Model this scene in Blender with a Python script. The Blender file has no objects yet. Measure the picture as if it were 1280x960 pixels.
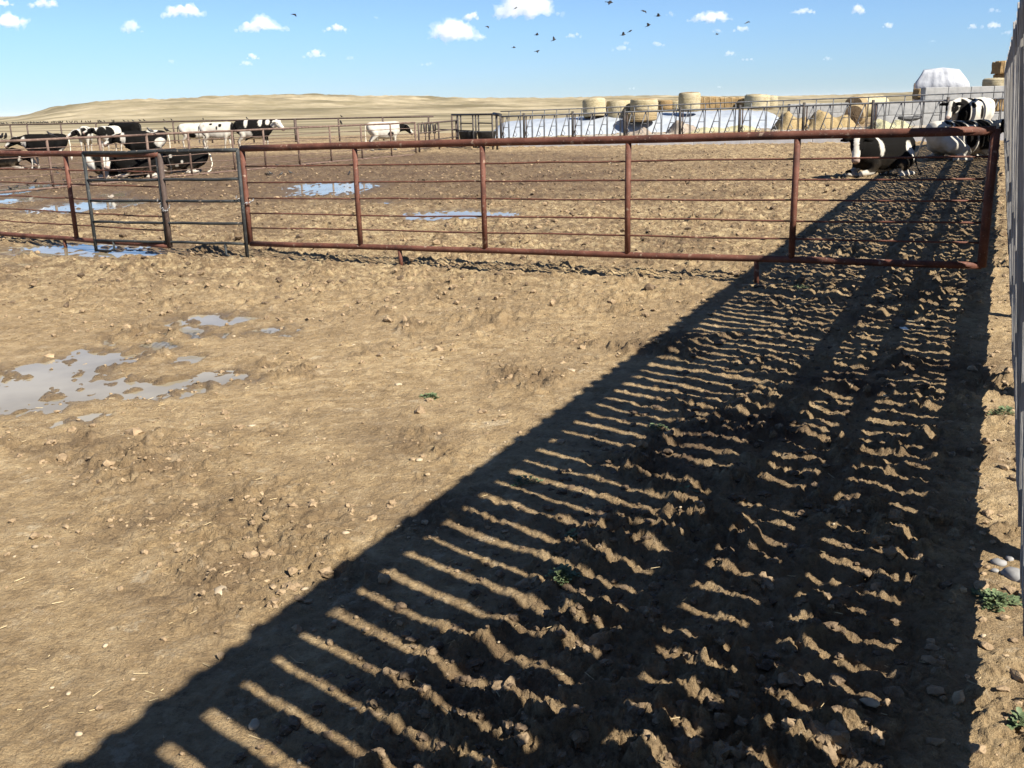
import bpy, math, random
import numpy as np
from mathutils import Vector, Matrix, noise as mnoise

sc = bpy.context.scene
C = sc.collection
R = math.radians
rng = np.random.default_rng(7)
random.seed(7)

# ------------------------------------------------------------------ camera
FPX, PITCH, ROLL, EYE = 1250.0, R(15.6), R(1.3), 1.9
fwd = Vector((0, math.cos(PITCH), -math.sin(PITCH)))
r0 = Vector((1, 0, 0)); u0 = r0.cross(fwd)
rv = r0 * math.cos(ROLL) - u0 * math.sin(ROLL)
uv = u0 * math.cos(ROLL) + r0 * math.sin(ROLL)
cd = bpy.data.cameras.new('camera'); cam = bpy.data.objects.new('camera', cd); C.objects.link(cam)
cam.matrix_world = Matrix(((rv.x, uv.x, -fwd.x, 0), (rv.y, uv.y, -fwd.y, 0), (rv.z, uv.z, -fwd.z, EYE), (0, 0, 0, 1)))
cd.sensor_width = 36; cd.lens = 36 * FPX / 1280; cd.clip_start = .05; cd.clip_end = 60000
sc.camera = cam

# ------------------------------------------------------------------ light
SUN_EL, SUN_AZ = R(41.7), R(133.4)          # azimuth clockwise from +Y
w = bpy.data.worlds.new('World'); sc.world = w; w.use_nodes = True
nt = w.node_tree; nt.nodes.clear()
sky = nt.nodes.new('ShaderNodeTexSky'); sky.sky_type = 'NISHITA'; sky.sun_disc = False
sky.sun_elevation = SUN_EL; sky.sun_rotation = SUN_AZ
sky.altitude = 800; sky.air_density = .9; sky.dust_density = .05; sky.ozone_density = 3.0
bg = nt.nodes.new('ShaderNodeBackground'); bg.inputs[1].default_value = .057
ow = nt.nodes.new('ShaderNodeOutputWorld')
# clear blue air right down to the horizon: tint the physical sky by elevation only
_tc = nt.nodes.new('ShaderNodeTexCoord'); _sx = nt.nodes.new('ShaderNodeSeparateXYZ'); _rp = nt.nodes.new('ShaderNodeValToRGB'); _mx = nt.nodes.new('ShaderNodeMix')
_mx.data_type = 'RGBA'; _mx.blend_type = 'MULTIPLY'; _mx.inputs[0].default_value = 1
_rp.color_ramp.elements[0].position = .0; _rp.color_ramp.elements[0].color = (.47, .60, .84, 1)
_rp.color_ramp.elements[1].position = .22; _rp.color_ramp.elements[1].color = (.80, .86, 1.0, 1)
_e = _rp.color_ramp.elements.new(.07); _e.color = (.61, .75, .95, 1)
nt.links.new(_tc.outputs['Generated'], _sx.inputs[0]); nt.links.new(_sx.outputs[2], _rp.inputs[0])
nt.links.new(sky.outputs[0], _mx.inputs[6]); nt.links.new(_rp.outputs[0], _mx.inputs[7]); nt.links.new(_mx.outputs[2], bg.inputs[0])
nt.links.new(bg.outputs[0], ow.inputs[0])
sl = bpy.data.lights.new('sun', 'SUN'); sl.energy = 5.0; sl.angle = R(.53); sl.color = (1, .94, .84)
so = bpy.data.objects.new('sun', sl); C.objects.link(so)
sd = Vector((math.sin(SUN_AZ) * math.cos(SUN_EL), math.cos(SUN_AZ) * math.cos(SUN_EL), math.sin(SUN_EL)))
so.rotation_euler = sd.to_track_quat('Z', 'Y').to_euler(); so.location = (6, -6, 12)
sc.view_settings.view_transform = 'Standard'; sc.view_settings.look = 'None'
sc.view_settings.exposure = 1.32; sc.view_settings.gamma = 1
sc.cycles.max_bounces = 6; sc.cycles.volume_bounces = 8
sc.cycles.volume_step_rate = 1.0

# ------------------------------------------------------------------ placing
def zg(x, y=0.0):
    """height of the trodden ground, rising gently to the right"""
    x = np.asarray(x, float)
    return .04 + .018 * np.logaddexp(0, 1.5 * x) / 1.5
def at(px, py, Y):
    d = fwd + rv * ((px - 640) / FPX) + uv * ((480 - py) / FPX)
    return Vector((0, 0, EYE)) + d * (Y / d.y)
def col(px, Y):
    """ground point at depth Y in the direction of a column of the photograph near the horizon"""
    p = at(px, 145 - .023 * px + 30, Y)
    return Vector((p.x, Y, float(zg(p.x))))
FA = R(25.5)
FD = Vector((math.sin(FA), math.cos(FA), 0)); FN = Vector((math.cos(FA), -math.sin(FA), 0))

# ------------------------------------------------------------------ noise (numpy)
def _h(ix, iy, s):
    n = (ix.astype(np.int64) * 374761393 + iy.astype(np.int64) * 668265263 + s * 974634777) & 0xffffffff
    n = ((n ^ (n >> 13)) * 1274126177) & 0xffffffff
    n = n ^ (n >> 16)
    return (n & 0xffffff) / float(0x1000000)
def vnoise(x, y, s=0):
    ix = np.floor(x); iy = np.floor(y); fx = x - ix; fy = y - iy
    r = 0
    out = np.zeros_like(x)
    u = fx * fx * fx * (fx * (fx * 6 - 15) + 10); v = fy * fy * fy * (fy * (fy * 6 - 15) + 10)
    def g(dx, dy):
        a = _h(ix + dx, iy + dy, s) * 2 * math.pi
        return np.cos(a) * (fx - dx) + np.sin(a) * (fy - dy)
    a = g(0, 0) * (1 - u) + g(1, 0) * u; b = g(0, 1) * (1 - u) + g(1, 1) * u
    return (a * (1 - v) + b * v) * 1.5
def fbm(x, y, o=4, s=0, gain=.5):
    a, t, n = 1.0, 0, 0
    for i in range(o):
        t = t + a * vnoise(x * 2 ** i + 17.3 * i, y * 2 ** i - 9.1 * i, s + i); n += a; a *= gain
    return t / n
def cells(x, y, s=0, keep=1.0):
    """domes: 1 at the middle of a random spot, 0 outside it"""
    ix = np.floor(x); iy = np.floor(y); best = np.zeros_like(x)
    for dx in (-1, 0, 1):
        for dy in (-1, 0, 1):
            cx = ix + dx; cy = iy + dy
            px = cx + .15 + .7 * _h(cx, cy, s); py = cy + .15 + .7 * _h(cx, cy, s + 5)
            rad = .28 + .42 * _h(cx, cy, s + 9); on = _h(cx, cy, s + 11) < keep
            an = _h(cx, cy, s + 13) * 3.14; ax, ay = np.cos(an), np.sin(an)
            ex = (x - px) * ax + (y - py) * ay; ey = (-(x - px) * ay + (y - py) * ax) * (1.0 + .8 * _h(cx, cy, s + 17))
            d2 = (ex * ex + ey * ey) / (rad * rad)
            best = np.maximum(best, np.where(on, np.clip(1 - d2, 0, 1), 0))
    return best
def hoofs(x, y, s=0, keep=.4):
    """cloven hoof prints: two sunk half moons with a pushed-up rim"""
    ix = np.floor(x / .34); iy = np.floor(y / .34); out = np.zeros_like(x)
    for dx in (-1, 0, 1):
        for dy in (-1, 0, 1):
            cx = ix + dx; cy = iy + dy; on = (_h(cx, cy, s + 3) < keep) * (.5 + .5 * _h(cx, cy, s + 4))
            px = (cx + .2 + .6 * _h(cx, cy, s)) * .34; py = (cy + .2 + .6 * _h(cx, cy, s + 1)) * .34; an = _h(cx, cy, s + 2) * 6.28
            ex = (x - px) * np.cos(an) + (y - py) * np.sin(an); ey = np.abs(-(x - px) * np.sin(an) + (y - py) * np.cos(an))
            d = np.sqrt((ex / .055) ** 2 + ((ey - .022 - .006 * (ex / .055) ** 2 * -1) / .019) ** 2); dd = np.sqrt((ex / .075) ** 2 + (ey / .06) ** 2)
            out += on * (-.020 * np.clip(1.25 - d, 0, .8) + .009 * np.exp(-((dd - 1.05) / .22) ** 2))
    return out
def billow(x, y, o=5, s=0, gain=.55):
    a, t, n = 1.0, 0, 0
    for i in range(o):
        t = t + a * np.abs(vnoise(x * 2.1 ** i + 13.7 * i, y * 2.1 ** i - 7.9 * i, s + i)); n += a; a *= gain
    return t / n
def sst(a, b, x):
    t = np.clip((x - a) / (b - a), 0, 1); return t * t * (3 - 2 * t)

# ------------------------------------------------------------------ materials
def nmat(name, rough=.8, spec=.3, metal=0.0):
    m = bpy.data.materials.new(name); m.use_nodes = True
    b = m.node_tree.nodes['Principled BSDF']
    b.inputs['Roughness'].default_value = rough; b.inputs['Metallic'].default_value = metal
    b.inputs['Specular IOR Level'].default_value = spec
    return m, m.node_tree, b
def N(t, kind, **kw):
    n = t.nodes.new(kind)
    for k, v in kw.items(): setattr(n, k, v)
    return n
def ramp(t, fac, stops):
    n = N(t, 'ShaderNodeValToRGB'); e = n.color_ramp.elements
    while len(e) < len(stops): e.new(.5)
    for i, (p, c) in enumerate(stops):
        e[i].position = p; e[i].color = (*c, 1) if len(c) == 3 else c
    t.links.new(fac, n.inputs[0]); return n.outputs[0]
def mapped(t, scale, kind='Object'):
    tc = N(t, 'ShaderNodeTexCoord'); mp = N(t, 'ShaderNodeMapping'); mp.inputs['Scale'].default_value = scale
    t.links.new(tc.outputs[kind], mp.inputs[0]); return mp.outputs[0]
def noise(t, vec, scale, detail=5, rough=.6, dist=0):
    n = N(t, 'ShaderNodeTexNoise'); n.inputs['Scale'].default_value = scale; n.inputs['Detail'].default_value = detail
    n.inputs['Roughness'].default_value = rough; n.inputs['Distortion'].default_value = dist
    t.links.new(vec, n.inputs['Vector']); return n.outputs[0]
def mixc(t, fac, a, b, mode='MIX'):
    n = N(t, 'ShaderNodeMix', data_type='RGBA', blend_type=mode)
    for i, v in ((0, fac), (6, a), (7, b)):
        if isinstance(v, (int, float)): n.inputs[i].default_value = v
        elif isinstance(v, tuple): n.inputs[i].default_value = (*v, 1)
        else: t.links.new(v, n.inputs[i])
    return n.outputs[2]
def mth(t, op, a, b=0.0):
    n = N(t, 'ShaderNodeMath', operation=op)
    for i, v in ((0, a), (1, b)):
        if isinstance(v, (int, float)): n.inputs[i].default_value = v
        else: t.links.new(v, n.inputs[i])
    return n.outputs[0]
def bump(t, b, h, strength=.5, dist=.02):
    n = N(t, 'ShaderNodeBump'); n.inputs['Strength'].default_value = strength; n.inputs['Distance'].default_value = dist
    t.links.new(h, n.inputs['Height']); t.links.new(n.outputs[0], b.inputs['Normal'])
def simple(name, stops, scale=(1, 1, 1), ns=8, rough=.8, spec=.3, metal=0, bs=.4, bd=.01, detail=5, fine=None):
    m, t, b = nmat(name, rough, spec, metal)
    v = mapped(t, scale); n = noise(t, v, ns, detail)
    t.links.new(ramp(t, n, stops), b.inputs['Base Color'])
    h = n if fine is None else noise(t, v, fine, 3)
    bump(t, b, h, bs, bd)
    return m

def mud_material():
    m, t, b = nmat('trodden_mud', .9, .2)
    v = mapped(t, (1, 1, 1)); at_w = N(t, 'ShaderNodeAttribute', attribute_name='wet'); at_c = N(t, 'ShaderNodeAttribute', attribute_name='dung')
    at_s = N(t, 'ShaderNodeAttribute', attribute_name='straw')
    n1 = noise(t, v, 1.1, 6, .62); n2 = noise(t, v, 9, 6, .7); n3 = noise(t, v, 60, 4, .7); n4 = noise(t, v, 3.3, 5, .6, .5)
    base = ramp(t, n2, [(.28, (.225, .155, .078)), (.48, (.43, .305, .155)), (.68, (.60, .455, .26))])
    base = mixc(t, ramp(t, n1, [(.38, (0, 0, 0)), (.62, (1, 1, 1))]), base, mixc(t, .5, base, (.34, .245, .135)))
    n5 = noise(t, v, 4.2, 7, .72, .4); base = mixc(t, ramp(t, n5, [(.36, (.65, .65, .65)), (.52, (0, 0, 0))]), base, mixc(t, .65, base, (.13, .085, .045)))
    base = mixc(t, ramp(t, n3, [(.3, (.55, .55, .55)), (.6, (0, 0, 0))]), base, mixc(t, .6, base, (.11, .07, .035)))
    pale = mth(t, 'MULTIPLY', ramp(t, noise(t, v, 24, 3, .5), [(.66, (0, 0, 0)), (.74, (1, 1, 1))]), .55)
    base = mixc(t, pale, base, (.52, .43, .30))
    spk = ramp(t, noise(t, v, 45, 5, .75), [(.30, (.75, .75, .75)), (.40, (0, 0, 0))]); base = mixc(t, spk, base, (.085, .058, .035))
    crust = mth(t, 'MULTIPLY', ramp(t, noise(t, v, 5.5, 7, .7), [(.60, (0, 0, 0)), (.66, (1, 1, 1))]), .6); base = mixc(t, crust, base, (.58, .47, .31))
    damp = noise(t, v, .55, 6, .65, .6); base = mixc(t, ramp(t, damp, [(.36, (.75, .75, .75)), (.55, (0, 0, 0))]), base, mixc(t, .5, base, (.15, .10, .055)))
    straw = mth(t, 'MULTIPLY', at_s.outputs['Fac'], ramp(t, noise(t, v, 6, 6, .75), [(.36, (0, 0, 0)), (.6, (1, 1, 1))]))
    base = mixc(t, mth(t, 'MULTIPLY', straw, .75), base, (.43, .325, .18))
    at_f = N(t, 'ShaderNodeAttribute', attribute_name='far'); nf = noise(t, v, 4.5, 10, .84)
    fl = ramp(t, nf, [(.41, (.075, .046, .025)), (.48, (.18, .118, .064)), (.54, (.32, .235, .125)), (.61, (.52, .41, .235))])
    base = mixc(t, mth(t, 'MULTIPLY', at_f.outputs['Fac'], .8), base, fl)
    nm_ = noise(t, v, 16, 9, .82); base = mixc(t, ramp(t, nm_, [(.38, (.75, .75, .75)), (.46, (0, 0, 0))]), base, mixc(t, .7, base, (.085, .056, .032)))
    base = mixc(t, ramp(t, nm_, [(.55, (0, 0, 0)), (.64, (.6, .6, .6))]), base, (.47, .37, .24))
    dung = mth(t, 'MULTIPLY', at_c.outputs['Fac'], ramp(t, n4, [(.3, (.55, .55, .55)), (.6, (1, 1, 1))]))
    base = mixc(t, dung, base, mixc(t, n3, (.055, .034, .021), (.15, .098, .058)))
    wet = at_w.outputs['Fac']
    base = mixc(t, mth(t, 'MULTIPLY', wet, .7), base, (.12, .083, .047))
    t.links.new(base, b.inputs['Base Color'])
    rg = N(t, 'ShaderNodeMapRange'); t.links.new(wet, rg.inputs[0]); rg.inputs[3].default_value = .92; rg.inputs[4].default_value = .42
    t.links.new(rg.outputs[0], b.inputs['Roughness'])
    h = mth(t, 'ADD', mth(t, 'MULTIPLY', noise(t, v, 34, 7, .72), 1.0), mth(t, 'MULTIPLY', noise(t, v, 120, 3, .6), .35))
    bump(t, b, h, 1.0, .04)
    return m

M = {}
M['mud'] = mud_material()
M['clod'] = simple('dry_mud_clod', [(.25, (.13, .09, .052)), (.5, (.235, .165, .095)), (.75, (.37, .275, .165))], ns=14, bs=.8, bd=.01, fine=70)
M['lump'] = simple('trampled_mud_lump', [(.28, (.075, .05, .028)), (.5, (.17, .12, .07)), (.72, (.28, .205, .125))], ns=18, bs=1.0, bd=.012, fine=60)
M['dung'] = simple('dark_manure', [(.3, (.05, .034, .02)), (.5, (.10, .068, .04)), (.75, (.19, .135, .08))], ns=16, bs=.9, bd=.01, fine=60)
M['stone'] = simple('pale_stone', [(.3, (.24, .185, .12)), (.6, (.38, .305, .205))], ns=12, bs=.4, bd=.004)
M['greystone'] = simple('grey_stone', [(.3, (.13, .125, .12)), (.6, (.24, .235, .225))], ns=12, bs=.4, bd=.004)
M['straw'] = simple('straw', [(.3, (.33, .25, .13)), (.7, (.46, .37, .22))], ns=30, bs=.1)
M['leaf'] = simple('weed_leaf', [(.3, (.07, .10, .045)), (.7, (.15, .19, .09))], ns=9, rough=.6, bs=.1)

def rust(name, dark, mid, light, flake):
    m, t, b = nmat(name, .55, .4)
    v = mapped(t, (1, 1, 1), 'Object')
    n = noise(t, v, 5, 6, .65); n2 = noise(t, v, 38, 4, .7)
    c = ramp(t, n, [(.3, dark), (.5, mid), (.72, light)])
    c = mixc(t, ramp(t, n2, [(.6, (0, 0, 0)), (.68, (1, 1, 1))]), c, flake)
    sp = noise(t, v, 13, 3, .5)
    c = mixc(t, ramp(t, sp, [(.66, (0, 0, 0)), (.7, (.8, .8, .8))]), c, mixc(t, .5, flake, (.3, .22, .15)))
    t.links.new(c, b.inputs['Base Color']); bump(t, b, n2, .5, .003)
    t.links.new(ramp(t, n2, [(.3, (.62, .62, .62)), (.7, (.92, .92, .92))]), b.inputs['Roughness'])
    return m
M['red'] = rust('rusty_red_pipe', (.045, .017, .011), (.10, .034, .019), (.145, .06, .038), (.20, .135, .10))
M['brown'] = rust('weathered_brown_pipe', (.055, .032, .024), (.11, .068, .05), (.17, .12, .09), (.24, .19, .145))
M['green'] = rust('chipped_dark_green_pipe', (.009, .010, .0105), (.018, .021, .0215), (.038, .042, .042), (.13, .115, .095))
M['darkpipe'] = rust('dark_brown_pipe', (.035, .022, .018), (.06, .04, .031), (.095, .066, .052), (.13, .095, .075))
M['steel'] = rust('galvanised_steel', (.09, .095, .10), (.15, .155, .16), (.25, .25, .245), (.2, .13, .10))
M['post'] = rust('black_steel_post', (.02, .02, .02), (.04, .035, .032), (.07, .055, .045), (.12, .08, .06))
M['zinc'] = simple('zinc_chain', [(.3, (.3, .3, .3)), (.7, (.5, .5, .5))], rough=.4, metal=.6)
M['concrete'] = simple('concrete', [(.25, (.17, .17, .165)), (.5, (.24, .24, .235)), (.75, (.30, .295, .285))], ns=3.5, bs=.3, bd=.01, detail=8)
M['curb'] = simple('limed_concrete', [(.25, (.55, .51, .45)), (.5, (.70, .68, .64)), (.75, (.78, .76, .73))], ns=3, bs=.3, bd=.01, detail=8)
M['black'] = simple('black_plastic', [(.3, (.015, .015, .016)), (.7, (.04, .04, .04))], rough=.5)
M['bird'] = simple('bird_feathers', [(.3, (.012, .012, .013)), (.7, (.03, .027, .025))], rough=.5)
M['beak'] = simple('bird_beak', [(.3, (.05, .045, .03)), (.7, (.09, .08, .05))], rough=.5)

def wood():
    m, t, b = nmat('weathered_grey_board', .85, .2)
    oi = N(t, 'ShaderNodeObjectInfo'); tc = N(t, 'ShaderNodeTexCoord')
    ad = N(t, 'ShaderNodeVectorMath', operation='ADD'); t.links.new(tc.outputs['Object'], ad.inputs[0])
    cx = N(t, 'ShaderNodeCombineXYZ'); t.links.new(mth(t, 'MULTIPLY', oi.outputs['Random'], 37.0), cx.inputs[0]); t.links.new(mth(t, 'MULTIPLY', oi.outputs['Random'], 19.0), cx.inputs[2])
    t.links.new(cx.outputs[0], ad.inputs[1])
    mp = N(t, 'ShaderNodeMapping'); mp.inputs['Scale'].default_value = (1, 1, .045); t.links.new(ad.outputs[0], mp.inputs[0])
    g = noise(t, mp.outputs[0], 75, 6, .7, .3); g2 = noise(t, mp.outputs[0], 20, 3, .5, .6); bl = noise(t, ad.outputs[0], 2.5, 5, .6)
    c = ramp(t, g, [(.28, (.12, .115, .105)), (.46, (.29, .28, .26)), (.62, (.42, .40, .375)), (.8, (.5, .485, .455))])
    c = mixc(t, ramp(t, g2, [(.3, (.7, .7, .7)), (.5, (0, 0, 0))]), c, mixc(t, .5, c, (.10, .09, .08)))
    c = mixc(t, ramp(t, bl, [(.5, (0, 0, 0)), (.75, (.6, .6, .6))]), c, (.25, .21, .16))
    c = mixc(t, mth(t, 'MULTIPLY', oi.outputs['Random'], .35), c, mixc(t, .6, c, (.16, .155, .15)))
    t.links.new(c, b.inputs['Base Color'])
    bump(t, b, g, .9, .006)
    return m
M['wood'] = wood()

# ------------------------------------------------------------------ mesh helpers
class MB:
    def __init__(s): s.v = []; s.f = []; s.sm = []
    def add(s, vs, fs, smooth=False):
        o = len(s.v); s.v += [tuple(p) for p in vs]; s.f += [tuple(i + o for i in f) for f in fs]; s.sm += [smooth] * len(fs)
        return s
    def tube(s, pts, r, n=8, cap=True, smooth=True):
        pts = [Vector(p) for p in pts]
        rs = r if isinstance(r, (list, tuple)) else [r] * len(pts)
        t0 = (pts[1] - pts[0]).normalized()
        nrm = t0.orthogonal().normalized(); vs = []; fs = []
        for i, p in enumerate(pts):
            t = (pts[min(i + 1, len(pts) - 1)] - pts[max(i - 1, 0)]).normalized()
            nrm = (nrm - t * nrm.dot(t)).normalized(); bn = t.cross(nrm)
            for k in range(n):
                a = 2 * math.pi * k / n
                vs.append(p + (nrm * math.cos(a) + bn * math.sin(a)) * rs[i])
        for i in range(len(pts) - 1):
            for k in range(n):
                k2 = (k + 1) % n
                fs.append((i * n + k, i * n + k2, (i + 1) * n + k2, (i + 1) * n + k))
        s.add(vs, fs, smooth)
        if cap:
            o = len(s.v) - len(vs)
            s.f.append(tuple(o + k for k in range(n - 1, -1, -1))); s.sm.append(False)
            s.f.append(tuple(o + (len(pts) - 1) * n + k for k in range(n))); s.sm.append(False)
        return s
    def box(s, c, d, rot=0.0, bev=0.0, jit=0.0):
        """box centred at c with full sizes d, turned about z; bevelled vertical and top edges"""
        cx, cy, cz = c; hx, hy, hz = d[0] / 2, d[1] / 2, d[2] / 2
        ca, sa = math.cos(rot), math.sin(rot)
        def P(x, y, z): return (cx + x * ca - y * sa, cy + x * sa + y * ca, cz + z)
        if bev <= 0:
            vs = [P(x, y, z) for z in (-hz, hz) for x, y in ((-hx, -hy), (hx, -hy), (hx, hy), (-hx, hy))]
            return s.add(vs, [(3, 2, 1, 0), (4, 5, 6, 7), (0, 1, 5, 4), (1, 2, 6, 5), (2, 3, 7, 6), (3, 0, 4, 7)])
        b = bev; vs = []; fs = []
        def ring(ix, iy, z):
            o = len(vs)
            for x, y in ((-ix, -iy + b), (-ix + b, -iy), (ix - b, -iy), (ix, -iy + b), (ix, iy - b), (ix - b, iy), (-ix + b, iy), (-ix, iy - b)):
                vs.append(P(x + random.uniform(-jit, jit), y + random.uniform(-jit, jit), z + random.uniform(-jit, jit)))
            return o
        rs = [ring(hx - b, hy - b, -hz), ring(hx, hy, -hz + b), ring(hx, hy, hz - b), ring(hx - b, hy - b, hz)]
        for a, c2 in zip(rs, rs[1:]):
            for k in range(8): fs.append((a + k, a + (k + 1) % 8, c2 + (k + 1) % 8, c2 + k))
        fs.append(tuple(rs[0] + k for k in range(7, -1, -1))); fs.append(tuple(rs[-1] + k for k in range(8)))
        return s.add(vs, fs)
    def mesh(s, name, mat):
        me = bpy.data.meshes.new(name); me.from_pydata(s.v, [], s.f); me.validate()
        if len(me.polygons) == len(s.sm): me.polygons.foreach_set('use_smooth', s.sm)
        if mat: me.materials.append(mat)
        me.update(); return me
    def build(s, name, mat, parent=None, loc=(0, 0, 0), rz=0):
        o = bpy.data.objects.new(name, s.mesh(name, mat)); C.objects.link(o)
        o.location = loc; o.rotation_euler = (0, 0, rz)
        if parent: o.parent = parent
        return o
def tag(o, label=None, cat=None, group=None, kind=None):
    if label: o['label'] = label
    if cat: o['category'] = cat
    if group: o['group'] = group
    if kind: o['kind'] = kind
    return o
def empty(name, loc, label, cat, group=None, rz=0):
    o = bpy.data.objects.new(name, None); C.objects.link(o); o.location = loc; o.rotation_euler = (0, 0, rz)
    o.empty_display_size = .2
    return tag(o, label, cat, group)
def inst(name, me, parent=None, loc=(0, 0, 0), rot=(0, 0, 0), scale=1):
    o = bpy.data.objects.new(name, me); C.objects.link(o); o.location = loc; o.rotation_euler = rot
    o.scale = (scale,) * 3 if isinstance(scale, (int, float)) else scale
    if parent: o.parent = parent
    return o
def grid_mesh(name, X, Y, Z, mat, attrs=None, smooth=True, closed=False):
    nr, nc = X.shape
    me = bpy.data.meshes.new(name)
    co = np.stack([X, Y, Z], -1).reshape(-1, 3).astype(np.float32)
    i = np.arange(nr - 1)[:, None] * nc; j = np.arange(nc - (0 if closed else 1))[None, :]; j2 = (j + 1) % nc
    q = np.stack([i + j, i + j2, i + nc + j2, i + nc + j], -1).reshape(-1, 4).astype(np.int32)
    me.vertices.add(len(co)); me.vertices.foreach_set('co', co.ravel())
    me.loops.add(q.size); me.loops.foreach_set('vertex_index', q.ravel())
    me.polygons.add(len(q)); me.polygons.foreach_set('loop_start', np.arange(0, q.size, 4, dtype=np.int32))
    me.polygons.foreach_set('use_smooth', np.full(len(q), smooth))
    me.update(calc_edges=True)
    for k, a in (attrs or {}).items():
        at_ = me.attributes.new(k, 'FLOAT', 'POINT'); at_.data.foreach_set('value', a.reshape(-1).astype(np.float32))
    me.materials.append(mat)
    o = bpy.data.objects.new(name, me); C.objects.link(o); return o

# ------------------------------------------------------------------ ground
# shallow basins that hold water: centre x, y, radius x, radius y, turn, strength
def G(px, py):
    d = (at(px, py, 1.0) - Vector((0, 0, EYE))); Yv = 5.0
    for _ in range(60):
        Yv = (EYE - float(zg(d.x * Yv))) / (-d.z)
    return d.x * Yv, Yv
PUD = []
def pud(px, py, wpx, hpx, k=1.0, turn=0.0):
    x, y = G(px, py); x1, _ = G(px + wpx / 2, py); _, y1 = G(px, py - hpx / 2); _, y2 = G(px, py + hpx / 2)
    PUD.append((x, y, abs(x1 - x), abs(y1 - y2) / 2, turn, k))
pud(40, 478, 190, 62, 1.0); pud(90, 455, 130, 34, .9); pud(195, 483, 190, 22, .9); pud(280, 474, 90, 14, .75)
pud(15, 500, 90, 34, 1.0); pud(165, 450, 60, 18, .7); pud(190, 436, 46, 16, .75); pud(105, 523, 46, 16, .75)
pud(275, 398, 78, 12, .9); pud(300, 399, 50, 9, .8); pud(272, 415, 80, 14, .85); pud(365, 413, 46, 12, .6); pud(130, 428, 20, 8, .7); pud(248, 446, 26, 11, .65)
pud(422, 235, 92, 15, 1.1); pud(385, 233, 50, 9, .9); pud(560, 268, 110, 11, 1.1); pud(615, 267, 70, 8, .8); pud(465, 254, 40, 5, .45)
pud(15, 238, 66, 14, 1.1); pud(20, 250, 80, 8, .85); pud(112, 256, 96, 15, 1.1); pud(140, 243, 50, 8, .6); pud(10, 231, 44, 5, .8)
pud(85, 311, 190, 13, 1.0); pud(20, 311, 60, 9, .8); pud(140, 317, 100, 10, .9); pud(35, 331, 34, 8, .7); pud(180, 318, 60, 7, .7)
pud(1146, 406, 34, 8, .8)
def puddle_field(x, y):
    q = np.zeros_like(x); wx = x + .16 * fbm(x * 2.2, y * 2.2, 3, 71) + .16 * fbm(x * 5, y * 4, 3, 78) + .5 * fbm(x * .6, y * .6, 2, 75); wy = y + .3 * fbm(x * 2.2, y * 1.3, 3, 73)
    for cx, cy, rx, ry, tn, k in PUD:
        ry = max(ry, .16)
        d = ((wx - cx) / rx) ** 2 + ((wy - cy) / ry) ** 2
        q = np.maximum(q, k * np.exp(-d * .8))
    return q
WL_DROP = .012
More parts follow.
